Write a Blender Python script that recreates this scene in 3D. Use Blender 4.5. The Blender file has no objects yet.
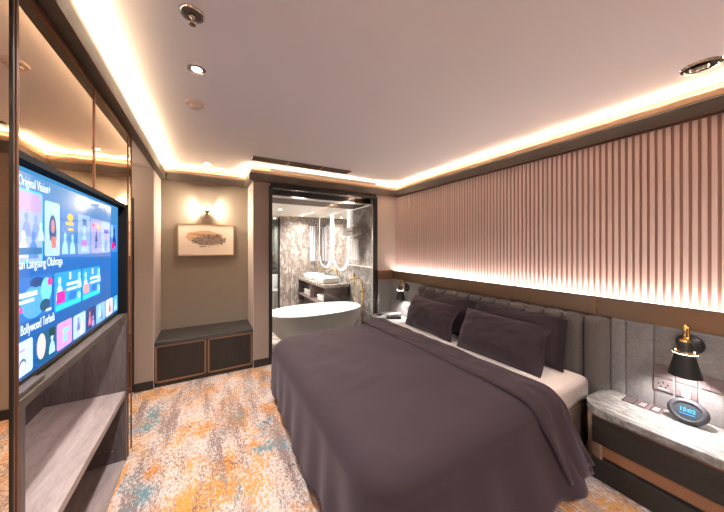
import bpy, bmesh, math, random
from mathutils import Vector, Matrix, noise
random.seed(7)
PI = math.pi
scene = bpy.context.scene
COL = scene.collection

# ------------------------------------------------------------------ colour + materials
def lin(r, g, b):
    f = lambda c: (c/255/12.92) if c/255 <= .04045 else ((c/255+.055)/1.055)**2.4
    return (f(r), f(g), f(b), 1)

def new_mat(name):
    m = bpy.data.materials.new(name); m.use_nodes = True
    nt = m.node_tree
    return m, nt, nt.nodes['Principled BSDF']

def N(nt, typ, **kw):
    n = nt.nodes.new(typ)
    for k, v in kw.items():
        if k in n.inputs.keys(): n.inputs[k].default_value = v
        else: setattr(n, k, v)
    return n

def plain(name, col, rough=.5, metal=0, spec=None, bump=0, bscale=200, coat=0):
    m, nt, b = new_mat(name)
    b.inputs['Base Color'].default_value = col
    b.inputs['Roughness'].default_value = rough
    b.inputs['Metallic'].default_value = metal
    b.inputs['Coat Weight'].default_value = coat
    if spec is not None: b.inputs['Specular IOR Level'].default_value = spec
    if bump:
        tc = N(nt, 'ShaderNodeTexCoord'); nz = N(nt, 'ShaderNodeTexNoise', Scale=bscale, Detail=3.0)
        bp = N(nt, 'ShaderNodeBump', Strength=bump, Distance=.002)
        nt.links.new(tc.outputs['Object'], nz.inputs['Vector'])
        nt.links.new(nz.outputs['Fac'], bp.inputs['Height']); nt.links.new(bp.outputs[0], b.inputs['Normal'])
    return m

def emit(name, col, strength):
    m, nt, b = new_mat(name)
    b.inputs['Base Color'].default_value = (col[0]*.5, col[1]*.5, col[2]*.5, 1)
    b.inputs['Emission Color'].default_value = col
    b.inputs['Emission Strength'].default_value = strength
    return m

def ramp(nt, stops, interp='LINEAR'):
    r = nt.nodes.new('ShaderNodeValToRGB'); cr = r.color_ramp; cr.interpolation = interp
    while len(cr.elements) < len(stops): cr.elements.new(.5)
    for e, (p, c) in zip(cr.elements, stops): e.position = p; e.color = c
    return r

def wood(name, dark, mid, light, grain=(1, 1, 12), rough=.45, scale=4.0, bump=.15):
    """grain: mapping scale, the small number is the direction of the grain"""
    m, nt, b = new_mat(name)
    tc = N(nt, 'ShaderNodeTexCoord'); mp = N(nt, 'ShaderNodeMapping'); mp.inputs['Scale'].default_value = grain
    n1 = N(nt, 'ShaderNodeTexNoise', Scale=scale, Detail=6.0, Roughness=.65, Distortion=.6)
    n2 = N(nt, 'ShaderNodeTexNoise', Scale=scale*7, Detail=3.0, Roughness=.6)
    nt.links.new(tc.outputs['Object'], mp.inputs['Vector'])
    nt.links.new(mp.outputs[0], n1.inputs['Vector']); nt.links.new(mp.outputs[0], n2.inputs['Vector'])
    mx = N(nt, 'ShaderNodeMix', data_type='FLOAT'); mx.inputs[0].default_value = .35
    nt.links.new(n1.outputs['Fac'], mx.inputs[2]); nt.links.new(n2.outputs['Fac'], mx.inputs[3])
    r = ramp(nt, [(.32, dark), (.5, mid), (.68, light)])
    nt.links.new(mx.outputs[0], r.inputs[0]); nt.links.new(r.outputs[0], b.inputs['Base Color'])
    bp = N(nt, 'ShaderNodeBump', Strength=bump, Distance=.002)
    nt.links.new(mx.outputs[0], bp.inputs['Height']); nt.links.new(bp.outputs[0], b.inputs['Normal'])
    b.inputs['Roughness'].default_value = rough
    return m

def marble(name, base, mid, vein, scale=2.0, rough=.25, stretch=(1, 1, 1), rot=(0, 0, 0), dist=2.2):
    m, nt, b = new_mat(name)
    tc = N(nt, 'ShaderNodeTexCoord'); mp = N(nt, 'ShaderNodeMapping')
    mp.inputs['Scale'].default_value = stretch; mp.inputs['Rotation'].default_value = rot
    n1 = N(nt, 'ShaderNodeTexNoise', Scale=scale, Detail=8.0, Roughness=.62, Distortion=dist)
    n2 = N(nt, 'ShaderNodeTexNoise', Scale=scale*5, Detail=6.0, Roughness=.7, Distortion=.8)
    nt.links.new(tc.outputs['Object'], mp.inputs['Vector'])
    nt.links.new(mp.outputs[0], n1.inputs['Vector']); nt.links.new(mp.outputs[0], n2.inputs['Vector'])
    mx = N(nt, 'ShaderNodeMix', data_type='FLOAT'); mx.inputs[0].default_value = .3
    nt.links.new(n1.outputs['Fac'], mx.inputs[2]); nt.links.new(n2.outputs['Fac'], mx.inputs[3])
    r = ramp(nt, [(.30, mid), (.42, base), (.49, vein), (.53, mid), (.62, base), (.72, vein)])
    nt.links.new(mx.outputs[0], r.inputs[0]); nt.links.new(r.outputs[0], b.inputs['Base Color'])
    b.inputs['Roughness'].default_value = rough
    return m

def carpet_mat():
    m, nt, b = new_mat('woven carpet')
    L = nt.links.new
    tc = N(nt, 'ShaderNodeTexCoord')
    def nz(scale, stretch, detail=3.0, rough=.6, off=(0, 0, 0), dist=0.0):
        mp = N(nt, 'ShaderNodeMapping'); mp.inputs['Scale'].default_value = stretch; mp.inputs['Location'].default_value = off
        n = N(nt, 'ShaderNodeTexNoise', Scale=scale, Detail=detail, Roughness=rough, Distortion=dist)
        L(tc.outputs['Object'], mp.inputs['Vector']); L(mp.outputs[0], n.inputs['Vector']); return n.outputs['Fac']
    def math_(op, a, c, clamp=False):
        n = N(nt, 'ShaderNodeMath', operation=op); n.use_clamp = clamp
        for i, v in enumerate((a, c)):
            if isinstance(v, (int, float)): n.inputs[i].default_value = v
            else: L(v, n.inputs[i])
        return n.outputs[0]
    def mask(large, fine, thr, kf, soft=.03):
        s = math_('ADD', large, math_('MULTIPLY', math_('SUBTRACT', fine, .5), kf))
        mr = N(nt, 'ShaderNodeMapRange', interpolation_type='SMOOTHSTEP')
        mr.inputs[1].default_value = thr-soft; mr.inputs[2].default_value = thr+soft
        L(s, mr.inputs[0]); return mr.outputs[0]
    def mix(f, a, c):
        n = N(nt, 'ShaderNodeMix', data_type='RGBA'); L(f, n.inputs[0])
        for i, v in ((6, a), (7, c)):
            if isinstance(v, tuple): n.inputs[i].default_value = v
            else: L(v, n.inputs[i])
        return n.outputs[2]
    fine = nz(46, (1.3, .75, 1), 4.0, .7)
    fine2 = nz(60, (1.35, .7, 1), 4.0, .7, (5, 3, 0))
    streak = nz(2.2, (3.2, .55, 1), 4.0, .6, (1, 2, 0))
    c = mix(mask(nz(3, (2.2, .7, 1), 3.0), fine, .55, 1.2, .12), lin(206, 193, 185), lin(166, 150, 144))
    c = mix(mask(nz(2.3, (1.5, .9, 1), 4.0, .6, (7.3, 1.1, 0)), fine, .560, .85, 0.07500000000000001), c, lin(206, 148, 82))
    c = mix(mask(nz(2.6, (1.2, 1.0, 1), 4.0, .6, (2.4, 8.0, 0)), fine2, .60, .7, 0.065), c, lin(206, 132, 46))
    c = mix(mask(streak, fine2, .562, 1.0, 0.07500000000000001), c, lin(140, 118, 112))
    c = mix(mask(nz(2.0, (1.8, 1.1, 1), 3.0, .6, (11.0, 4.0, 0)), fine, .655, .6, 0.065), c, lin(104, 138, 148))
    c = mix(mask(nz(5.0, (1.5, .8, 1), 3.0, .6, (3.0, 14.0, 0)), fine2, .70, .9, .04), c, lin(112, 94, 90))
    L(c, b.inputs['Base Color'])
    b.inputs['Roughness'].default_value = .95
    b.inputs['Specular IOR Level'].default_value = .1
    bp = N(nt, 'ShaderNodeBump', Strength=.35, Distance=.004)
    L(nz(260, (1, 1, 1), 2.0), bp.inputs['Height']); L(bp.outputs[0], b.inputs['Normal'])
    return m

def glass_mat(name, tint=(.97, .985, .98, 1), ior=1.5):
    m = bpy.data.materials.new(name); m.use_nodes = True
    nt = m.node_tree; nt.nodes.clear()
    out = N(nt, 'ShaderNodeOutputMaterial'); mx = N(nt, 'ShaderNodeMixShader')
    tr = N(nt, 'ShaderNodeBsdfTransparent'); tr.inputs[0].default_value = tint
    gl = N(nt, 'ShaderNodeBsdfGlossy'); gl.inputs['Roughness'].default_value = .0
    fr = N(nt, 'ShaderNodeFresnel', IOR=ior)
    nt.links.new(fr.outputs[0], mx.inputs[0]); nt.links.new(tr.outputs[0], mx.inputs[1])
    nt.links.new(gl.outputs[0], mx.inputs[2]); nt.links.new(mx.outputs[0], out.inputs[0])
    return m

def fabric(name, a, c, scale=220, rough=.9, sheen=.2, bump=.25):
    m, nt, b = new_mat(name)
    tc = N(nt, 'ShaderNodeTexCoord'); nz = N(nt, 'ShaderNodeTexNoise', Scale=scale, Detail=4.0, Roughness=.7)
    nt.links.new(tc.outputs['Object'], nz.inputs['Vector'])
    r = ramp(nt, [(.35, a), (.65, c)]); nt.links.new(nz.outputs['Fac'], r.inputs[0])
    nt.links.new(r.outputs[0], b.inputs['Base Color'])
    b.inputs['Roughness'].default_value = rough; b.inputs['Sheen Weight'].default_value = sheen
    b.inputs['Sheen Tint'].default_value = lin(186, 172, 182)
    b.inputs['Specular IOR Level'].default_value = .2
    bp = N(nt, 'ShaderNodeBump', Strength=bump, Distance=.0015)
    nt.links.new(nz.outputs['Fac'], bp.inputs['Height']); nt.links.new(bp.outputs[0], b.inputs['Normal'])
    return m

M = {}
M['ceiling'] = plain('ceiling paint', lin(230, 228, 230), .9, spec=.2)
M['wall'] = fabric('taupe wallcovering', lin(142, 126, 114), lin(153, 136, 124), 160, .85, .0, .12)
M['wall_pale'] = fabric('pale wallcovering', lin(188, 174, 164), lin(196, 182, 172), 160, .85, .0, .12)
M['niche'] = fabric('woven niche wallcovering', lin(134, 122, 107), lin(154, 141, 125), 130, .85, .0, .2)
M['carpet'] = carpet_mat()
M['crown'] = wood('dark crown wood', lin(54, 47, 42), lin(66, 58, 52), lin(78, 69, 62), (2, 2, 14), .45, 3)
M['tan'] = plain('tan lacquer and lit wood', lin(150, 120, 96), .5)
M['slat'] = plain('slat lacquer', lin(224, 201, 190), .55)
M['slat_back'] = plain('slat backing', lin(176, 142, 128), .8, spec=.2)  # dark backing, with the shade of the grooves put into its colour
M['bronze'] = plain('brushed bronze', lin(158, 134, 108), .32, .8)
M['copper'] = plain('copper trim', lin(118, 78, 58), .42, .6)
M['copper_lacquer'] = plain('copper lacquer', lin(138, 98, 72), .45, .2)
M['gold'] = plain('polished gold', lin(226, 184, 118), .22, 1)
M['black'] = plain('black satin metal', lin(26, 25, 26), .4)
M['matt_black'] = plain('matt black', lin(20, 18, 18), .8, spec=.1)
M['black_frame'] = plain('black frame metal', lin(30, 27, 27), .45)
M['baseboard'] = plain('black baseboard', lin(38, 33, 31), .5)
M['mirror'] = plain('bronze mirror', (.98, .77, .55, 1), .015, 1)
M['bath_mirror'] = plain('silver mirror', (.88, .87, .86, 1), .01, 1)
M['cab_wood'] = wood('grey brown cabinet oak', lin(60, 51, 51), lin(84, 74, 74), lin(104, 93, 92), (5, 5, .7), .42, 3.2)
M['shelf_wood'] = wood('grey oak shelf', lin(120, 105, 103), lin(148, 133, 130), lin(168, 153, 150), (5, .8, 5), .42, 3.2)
M['ledge_wood'] = wood('taupe ledge wood', lin(70, 61, 54), lin(82, 72, 64), lin(94, 83, 74), (6, .8, 6), .4, 3)
M['bench_top'] = wood('charcoal bench top', lin(46, 44, 42), lin(62, 60, 57), lin(76, 74, 70), (.8, 7, 6), .45, 4)
M['bench_door'] = wood('black oak door', lin(26, 21, 19), lin(36, 30, 27), lin(48, 40, 36), (8, 8, .8), .5, 4)
M['bench_frame'] = plain('copper brown door frame', lin(136, 98, 70), .45, .2)
M['night_wood'] = wood('black oak drawer', lin(24, 21, 21), lin(34, 31, 30), lin(48, 44, 43), (7, .9, 10), .5, 4)
M['grey_panel'] = wood('silver grey panel', lin(116, 112, 113), lin(136, 132, 132), lin(154, 150, 149), (9, 9, .8), .5, 3)
M['stone'] = marble('grey river marble', lin(172, 168, 164), lin(140, 138, 135), lin(102, 100, 98), 3.2, .3, (3.0, .8, 1), (0, 0, .25))
M['suede'] = fabric('grey suede channels', lin(90, 84, 80), lin(102, 95, 91), 90, .92, .35, .15)
M['suede_panel'] = fabric('grey suede wall panel', lin(112, 108, 108), lin(128, 124, 123), 40, .92, .35, .15)
M['duvet'] = fabric('aubergine cotton', lin(52, 40, 45), lin(57, 45, 50), 300, .85, .25, .2)
M['pillow'] = fabric('aubergine pillow cotton', lin(52, 41, 46), lin(57, 46, 51), 300, .85, .25, .2)
M['sheet'] = fabric('white cotton', lin(226, 214, 206), lin(236, 226, 218), 300, .9, .1, .15)
M['bed_base'] = fabric('taupe bed base cloth', lin(118, 98, 84), lin(132, 112, 96), 150, .9, .1, .3)
M['white'] = plain('white plastic', lin(235, 228, 222), .4)
M['porcelain'] = plain('white porcelain', lin(240, 238, 236), .18, coat=.3)
M['tub'] = plain('matt white stone resin', lin(236, 232, 228), .3)
M['chrome'] = plain('chrome', lin(210, 205, 200), .12, 1)
M['dark_chrome'] = plain('grey reflector', lin(120, 112, 108), .3, .6)
M['detector'] = plain('cream plastic', lin(206, 190, 180), .5)
M['plate'] = plain('mauve switch plate', lin(118, 106, 106), .35, .3)
M['plate_dark'] = plain('mauve key', lin(128, 112, 112), .35, .3)
M['silver'] = plain('silver plastic', lin(176, 170, 172), .4, .1)
M['reflection_cloth'] = fabric('blue grey reflection towel', lin(160, 158, 164), lin(174, 172, 178), 200, .95, .3, .5)
M['led_soft'] = emit('soft ledge LED and reflection line', (1.0, .82, .76, 1), .2)
M['diffuser'] = emit('lamp diffuser', (1, .88, .72, 1), .7)
M['wedge'] = plain('beige lamp wedge', lin(150, 134, 112), .6)
M['hole'] = plain('black hole', lin(14, 12, 12), .8)
M['clock'] = plain('dark grey soft plastic', lin(60, 60, 66), .55)
M['clock_face'] = plain('grey clock face', lin(58, 66, 74), .3)
M['digits'] = emit('blue digits', lin(60, 170, 250), .28)
M['glass'] = glass_mat('clear glass')
M['bath_marble'] = marble('brown veined marble', lin(176, 164, 157), lin(152, 140, 133), lin(108, 96, 90), 2.2, .15, (1.5, 1, .6), (0, .6, 0), 2.6)
M['bath_tile'] = marble('grey marble tile', lin(170, 164, 160), lin(148, 142, 138), lin(118, 110, 106), 1.6, .2, (1, 1, 1), (.3, .2, 0), 2.0)
M['bath_floor'] = marble('bath floor marble', lin(222, 212, 202), lin(190, 178, 168), lin(146, 132, 122), 1.8, .2, (1, 1, 1), (0, 0, .6), 2.5)
M['green_tile'] = plain('grey green shower tile', lin(120, 124, 118), .25)
M['bath_white'] = plain('bath ceiling paint', lin(236, 230, 224), .9)
M['bath_brown'] = plain('brown drop panel', lin(92, 74, 64), .6, spec=.2)
M['vanity'] = plain('dark brown vanity lacquer', lin(66, 54, 50), .3)
M['vanity_in'] = plain('mauve shelf interior', lin(150, 126, 126), .5)
M['counter'] = marble('vanity stone', lin(206, 196, 186), lin(150, 138, 128), lin(96, 86, 80), 6, .2)
M['towel'] = fabric('white terry', lin(226, 222, 220), lin(238, 234, 230), 200, .95, .3, .5)
M['cove'] = emit('warm LED strip', (1.0, .74, .48, 1), 26)
M['ledstrip'] = emit('pinkish white LED strip', (1.0, .88, .84, 1), 5.0)
M['led_white'] = emit('white mirror LED', (1.0, .90, .80, 1), .75)
M['downlight'] = emit('downlight lens', (1, .93, .84, 1), 14)
M['shelf_led'] = emit('shelf LED strip', (1, .86, .82, 1), 11)
M['glow'] = emit('warm lamp glow', (1, .86, .66, 1), 10)
M['paper'] = plain('cream paper', lin(226, 212, 192), .8)
M['light_wood'] = wood('light oak frame', lin(150, 118, 88), lin(172, 138, 104), lin(186, 152, 118), (6, 6, .8), .5, 5)
M['card'] = plain('dark mauve card', lin(46, 37, 41), .4)
M['card_print'] = plain('pale mauve card', lin(98, 84, 86), .4)
M['rubber'] = plain('vent brown', lin(96, 76, 64), .5)
M['door_dark'] = plain('dark door lacquer', lin(34, 30, 28), .5)

# ------------------------------------------------------------------ geometry helpers
def BM(): return bmesh.new()

def box(bm, x0, x1, y0, y1, z0, z1, bev=0, seg=2):
    r = bmesh.ops.create_cube(bm, size=1)
    vs = r['verts']
    for v in vs:
        v.co = Vector(((x0+x1)/2+v.co.x*(x1-x0), (y0+y1)/2+v.co.y*(y1-y0), (z0+z1)/2+v.co.z*(z1-z0)))
    if bev:
        es = list({e for v in vs for e in v.link_edges})
        bmesh.ops.bevel(bm, geom=es, offset=bev, segments=seg, profile=.5, affect='EDGES')
    return bm

def lathe(bm, prof, cx=0, cy=0, n=32, mat=None, cap0=False, cap1=False, sx=1, sy=1, power=2.0):
    """prof: list of (r, z)"""
    rings = []
    for r, z in prof:
        ring = []
        for k in range(n):
            a = 2*PI*k/n; ca, sa = math.cos(a), math.sin(a)
            if power != 2.0:
                ca = math.copysign(abs(ca)**(2/power), ca); sa = math.copysign(abs(sa)**(2/power), sa)
            p = Vector((cx+r*sx*ca, cy+r*sy*sa, z))
            ring.append(bm.verts.new(mat @ p if mat else p))
        rings.append(ring)
    for a, c in zip(rings, rings[1:]):
        for k in range(n):
            bm.faces.new((a[k], a[(k+1) % n], c[(k+1) % n], c[k]))
    if cap0: bm.faces.new(rings[0][::-1])
    if cap1: bm.faces.new(rings[-1])
    return bm

def tube(bm, pts, r, n=10, cap=True):
    pts = [Vector(p) for p in pts]
    rings = []; up = Vector((0, 0, 1))
    prev = None
    for i, p in enumerate(pts):
        d = (pts[min(i+1, len(pts)-1)]-pts[max(i-1, 0)]).normalized()
        if prev is None:
            a = d.cross(up if abs(d.dot(up)) < .95 else Vector((1, 0, 0))).normalized()
        else:
            a = (prev - d*prev.dot(d)).normalized()
        prev = a; c = d.cross(a)
        rr = r[i] if isinstance(r, (list, tuple)) else r
        rings.append([bm.verts.new(p+(a*math.cos(2*PI*k/n)+c*math.sin(2*PI*k/n))*rr) for k in range(n)])
    for a, c in zip(rings, rings[1:]):
        for k in range(n): bm.faces.new((a[k], a[(k+1) % n], c[(k+1) % n], c[k]))
    if cap: bm.faces.new(rings[0][::-1]); bm.faces.new(rings[-1])
    return bm

def arc(cx, cy, r, a0, a1, n=10):
    return [(cx+r*math.cos(a0+(a1-a0)*k/n), cy+r*math.sin(a0+(a1-a0)*k/n)) for k in range(n+1)]

def prism(bm, poly, z0, z1):
    a = [bm.verts.new((x, y, z0)) for x, y in poly]; c = [bm.verts.new((x, y, z1)) for x, y in poly]
    n = len(poly)
    bm.faces.new(a[::-1]); bm.faces.new(c)
    for k in range(n): bm.faces.new((a[k], a[(k+1) % n], c[(k+1) % n], c[k]))
    return bm

def grid(bm, f, nu, nv):
    vs = [[bm.verts.new(f(i/(nu-1), j/(nv-1))) for j in range(nv)] for i in range(nu)]
    for i in range(nu-1):
        for j in range(nv-1):
            bm.faces.new((vs[i][j], vs[i+1][j], vs[i+1][j+1], vs[i][j+1]))
    return vs

def sweep(bm, path, prof, closed=False):
    """prof (d,z): d = offset to the LEFT of the walking direction"""
    n = len(path); P = [Vector(p) for p in path]
    offs = []
    for i in range(n):
        def nrm(a, b_):
            d = (b_-a).normalized(); return Vector((-d.y, d.x))
        ns = []
        if closed or i > 0: ns.append(nrm(P[i-1], P[i]))
        if closed or i < n-1: ns.append(nrm(P[i], P[(i+1) % n]))
        if len(ns) == 2:
            m = (ns[0]+ns[1]); m = m/(1+ns[0].dot(ns[1]))
        else: m = ns[0]
        offs.append(m)
    rings = [[bm.verts.new((P[i].x+offs[i].x*d, P[i].y+offs[i].y*d, z)) for d, z in prof] for i in range(n)]
    k = len(prof)
    rng = range(n) if closed else range(n-1)
    for i in rng:
        a, c = rings[i], rings[(i+1) % n]
        for j in range(k):
            bm.faces.new((a[j], c[j], c[(j+1) % k], a[(j+1) % k]))
    if not closed:
        bm.faces.new(rings[0]); bm.faces.new(rings[-1][::-1])
    return bm

ORI = {}
def link(name, bm, mat, parent=None, smooth=False, mats=None):
    me = bpy.data.meshes.new(name)
    bmesh.ops.recalc_face_normals(bm, faces=bm.faces[:])
    bm.to_mesh(me); bm.free()
    o = bpy.data.objects.new(name, me); COL.objects.link(o)
    me.materials.append(mat)
    for m in (mats or []): me.materials.append(m)
    if smooth:
        for p in me.polygons: p.use_smooth = True
        if smooth != 'all':
            me.set_sharp_from_angle(angle=math.radians(40))
    if parent is not None:
        o.parent = parent
        if parent.name in ORI: o.matrix_parent_inverse = Matrix.Translation(-ORI[parent.name])
    return o

def thing(name, label, cat, loc=(0, 0, 0), group=None):
    o = bpy.data.objects.new(name, None); COL.objects.link(o)
    o.empty_display_size = .1
    o.location = loc; ORI[o.name] = Vector(loc)
    return tag(o, label, cat, group)

def tag(o, label, cat, group=None):
    o['label'] = label; o['category'] = cat
    if group: o['group'] = group
    return o

def struct(name, bm, mat, parent=None, smooth=False):
    o = link(name, bm, mat, parent, smooth); o['kind'] = 'structure'; return o

def B(*a, **k): return box(BM(), *a, **k)

def spot(name, loc, target, energy, size_deg, blend=.6, radius=.03, col=(1, .88, .74), parent=None):
    l = bpy.data.lights.new(name, 'SPOT'); l.energy = energy; l.spot_size = math.radians(size_deg)
    l.spot_blend = blend; l.shadow_soft_size = radius; l.color = col
    o = bpy.data.objects.new(name, l); COL.objects.link(o); o.location = loc
    d = Vector(target)-Vector(loc); o.rotation_euler = d.to_track_quat('-Z', 'Y').to_euler()
    if parent is not None:
        o.parent = parent
        if parent.name in ORI: o.matrix_parent_inverse = Matrix.Translation(-ORI[parent.name])
    return o

def point(name, loc, energy, radius=.03, col=(1, .88, .74), parent=None):
    l = bpy.data.lights.new(name, 'POINT'); l.energy = energy; l.shadow_soft_size = radius; l.color = col
    o = bpy.data.objects.new(name, l); COL.objects.link(o); o.location = loc
    if parent is not None:
        o.parent = parent
        if parent.name in ORI: o.matrix_parent_inverse = Matrix.Translation(-ORI[parent.name])
    return o

# ------------------------------------------------------------------ room constants (metres)
XL, XR = -.49, 2.70            # left wall face, right wall
YB, YN, YR = 3.565, 4.07, -1.7  # partition wall, niche back, rear wall
ZC = 2.50
NX = .50                        # niche right side
PX = -.648                      # pillar left edge
GX0, GX1 = .70, 2.30            # glazed opening
ZCR = 2.31                      # underside of crown

# ------------------------------------------------------------------ structure
struct('floor', B(-2.4, XR+.1, YR-.1, 4.2, -.08, 0), M['carpet'])
struct('ceiling', B(XL-.05, XR+.1, YR-.1, 4.2, ZC, ZC+.08), M['ceiling'])
struct('ceiling_hall', B(-2.4, XL-.001, 2.6, YB, 2.325, 2.60), M['wall_pale'])
struct('wall_right', B(XR, XR+.1, YR-.1, YB, 0, ZC), M['slat_back'])
struct('wall_rear', B(XL-.1, XR+.1, YR-.1, YR, 0, ZC), M['wall'])
struct('wall_left', B(XL-.6, XL-.5, YR-.1, 2.6, 0, 2.6), M['wall'])
struct('wall_left_rear', B(XL-.5, XL, YR-.1, .25, 0, 2.5), M['wall'])
struct('wall_left_header', B(XL-.45, XL, .25, 2.6, 2.303, 2.5), M['wall'])
struct('wall_left_end', B(XL-.5, XL-.012, 2.565, 2.60, 0, 2.5), M['wall'])
struct('wall_hall_end', B(-2.4, -2.3, 2.6, 3.7, 0, 2.4), M['wall'])
struct('wall_hall_side', B(-2.4, XL-.6, 2.5, 2.6, 0, 2.4), M['wall'])
struct('wall_pillar', B(PX, XL, YB, YN+.1, 0, ZC), M['wall'])
struct('wall_hall_back', B(-2.4, PX, YB+.03, YN+.1, 0, ZC), M['wall'])
struct('wall_niche', B(XL, NX, YN, YN+.1, 0, ZC), M['niche'])
struct('wall_niche_side', B(XL, XL+.004, YB, YN, 0, ZCR), M['wall_pale'])
struct('wall_back', B(NX, GX0, YB, YN+.1, 0, ZC), M['wall'])
struct('wall_niche_reveal', B(NX-.004, NX, YB, YN, 0, ZCR), M['wall_pale'])
struct('wall_back_right', B(GX1, XR+.1, YB, YB+.12, 0, ZC), M['wall_pale'])
struct('wall_back_header', B(GX0, GX1, YB, YB+.12, 2.27, ZC), M['crown'])

# a dark door deep in the hall beside the pillar
struct('door_1', B(-1.55, PX-.006, YB+.012, YB+.03, 0.0, 2.0), M['door_dark'])
# baseboards
for nm, a in (('pillar', (PX, XL+.0, YB-.014, YB, 0, .088)), ('back', (NX, GX0-.02, YB-.014, YB, 0, .088)),
              ('rear', (XL, XR, YR, YR+.014, 0, .088))):
    struct('baseboard_'+nm, B(*a, bev=.003), M['baseboard'])

# crown moulding: clockwise seen from above the room lies to the RIGHT, so walk anticlockwise
loop = [(XL, YR), (XR, YR), (XR, YB), (NX, YB), (NX, YN), (XL, YN)]
prof = [(0, ZCR), (.055, ZCR), (.055, 2.395), (.050, 2.400), (.036, 2.402), (.036, 2.446), (.030, 2.446), (.030, 2.425), (0, 2.425)]
struct('trim_1', sweep(BM(), loop, prof, True), M['crown'])
struct('trim_2', sweep(BM(), loop, [(.056, ZCR-.001), (.058, ZCR-.001), (.058, ZCR+.004), (.056, ZCR+.004)], True), M['copper'])
struct('trim_3', sweep(BM(), loop, [(.0365, 2.41), (.0385, 2.41), (.0385, 2.450), (.0365, 2.450)], True), M['tan'])  # tan colour stands for crown wood lit by the cove strip
cv = link('cove_light_strip', sweep(BM(), loop, [(.002, 2.428), (.008, 2.428), (.008, 2.450), (.002, 2.450)], True), M['cove'])
tag(cv, 'warm amber light strip glowing along the top of the dark crown moulding', 'light strip')

# ------------------------------------------------------------------ slatted wall
def slat_panel():
    bm = BM(); y = YB-.004
    while y > -.7:
        box(bm, XR-.017, XR-.002, y-.0215, y, 1.125, ZCR-.012, bev=.0012, seg=1)
        y -= .038
    return bm
t = thing('slatted_wall_panel', 'pinkish beige wall panel of narrow vertical slats above the headboard', 'wall panel', (XR-.01, 1.4, 1.12))
link('slats', slat_panel(), M['slat'], t)
link('backing_board', B(XR-.006, XR-.001, -.7, YB-.002, 1.12, ZCR-.004), M['slat_back'], t)

# bronze ledge with LED behind headboard, wrapping the corner
t = thing('bronze_ledge', 'brushed bronze band running above the headboard below the slats', 'ledge', (2.62, 1.4, .975))
bm = BM(); yy = [YB-.005, 2.79, .905, -.7]
XLG = 2.60
for a, c in zip(yy, yy[1:]):
    link('bronze_strip', B(XLG, XLG+.012, c+.003, a-.003, .975, 1.118, bev=.002), M['bronze'], t)
link('bronze_strip', B(2.325, XLG+.001, YB-.022, YB-.010, .975, 1.118, bev=.002), M['bronze'], t)
link('ledge_top', B(XLG+.006, XR-.004, -.7, YB-.02, 1.096, 1.104), M['slat_back'], t)
for a in yy[1:3]:
    link('joint', B(XLG-.001, XLG+.012, a-.003, a+.003, .975, 1.12), M['gold'], t)
link('end_trim', B(2.318, 2.326, YB-.024, YB-.002, .46, 1.12), M['chrome'], t)
ls = link('headboard_light_strip', B(XLG+.018, XLG+.050, -.7, YB-.03, 1.105, 1.117), M['ledstrip'])
tag(ls, 'pinkish white light strip lighting the foot of the slats', 'light strip')

# grey panels below the ledge
t = thing('grey_wood_panel', 'grey wood panelling wrapping the corner behind the far bedside cabinet', 'wall panel', (2.56, 3.2, 0))
link('side_panel', B(2.56, 2.69, 2.845, YB-.006, 0, .974), M['grey_panel'], t)
link('corner_panel', B(2.33, 2.559, YB-.016, YB-.001, 0, .974), M['grey_panel'], t)
t = thing('grey_suede_panel', 'grey suede wall panels with vertical seams behind the near bedside cabinet', 'wall panel', (2.56, .3, 0))
for a, c in ((.806, .727), (.724, .589), (.586, .306), (.303, -.1), (-.103, -.6)):
    link('suede_section', B(2.56, 2.69, c, a, 0, .974, bev=.006), M['suede_panel'], t, smooth=True)

# ------------------------------------------------------------------ ceiling items
def round_light(name, x, y, r, label, rim='chrome', lens='downlight', group=None, power=0, deg=110, col=(1, .86, .72)):
    t = thing(name, label, 'ceiling light', (x, y, ZC), group)
    link('rim', lathe(BM(), [(r*.74, ZC-.002), (r*.78, ZC-.007), (r*.97, ZC-.006), (r, ZC-.0005)], x, y, 36), M[rim], t, smooth=True)
    link('lens', lathe(BM(), [(.001, ZC-.0045), (r*.5, ZC-.004)], x, y, 36), M[lens], t)
    link('reflector', lathe(BM(), [(r*.5, ZC-.0035), (r*.76, ZC-.003)], x, y, 36), M['dark_chrome'], t)
    if power: spot('downlight_lamp', (x, y, ZC-.02), (x, y, 0), power, deg, .8, .04, col, t)
    return t
round_light('downlight', -.05, 1.784, .048, 'bright round downlight between the sprinkler and the smoke detector', power=50, deg=130, col=(1,.97,.95))
round_light('downlight', 0, 3.755, .042, 'small lit downlight in the niche ceiling above the wall lamp', power=9, deg=120)
for x, y, p in ((-.05, -.75, 45), (1.3, -.9, 16), (2.2, -.9, 8)):  # unseen ceiling lamps added behind the camera as general fill
    round_light('downlight', x, y, .048, 'unseen fill downlight added behind the viewpoint', power=p, deg=165, col=(1, .97, .97), group='added fill downlights at the rear of the room')

# sprinkler
x, y = -.055, 1.366
t = thing('fire_sprinkler', 'fire sprinkler hanging from a chrome cup in the ceiling', 'sprinkler', (x, y, ZC))
link('cup', lathe(BM(), [(.012, ZC-.001), (.034, ZC-.0012), (.040, ZC-.009), (.045, ZC-.006), (.047, ZC-.0005)], x, y, 32), M['dark_chrome'], t, smooth=True)
link('cup_rim', lathe(BM(), [(.039, ZC-.008), (.043, ZC-.011), (.047, ZC-.006), (.047, ZC-.0005)], x, y, 32), M['chrome'], t, smooth=True)
bm = BM()
lathe(bm, [(.012, ZC-.001), (.012, ZC-.018), (.008, ZC-.022), (.006, ZC-.03)], x, y, 16, cap1=True)
for s in (-1, 1): tube(bm, [(x, y+s*.008, ZC-.018), (x, y+s*.013, ZC-.032), (x, y+s*.003, ZC-.047)], .0022, 6)
lathe(bm, [(.001, ZC-.051), (.014, ZC-.050), (.015, ZC-.048), (.001, ZC-.046)], x, y, 20)
link('sprinkler_head', bm, M['chrome'], t, smooth=True)

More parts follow.
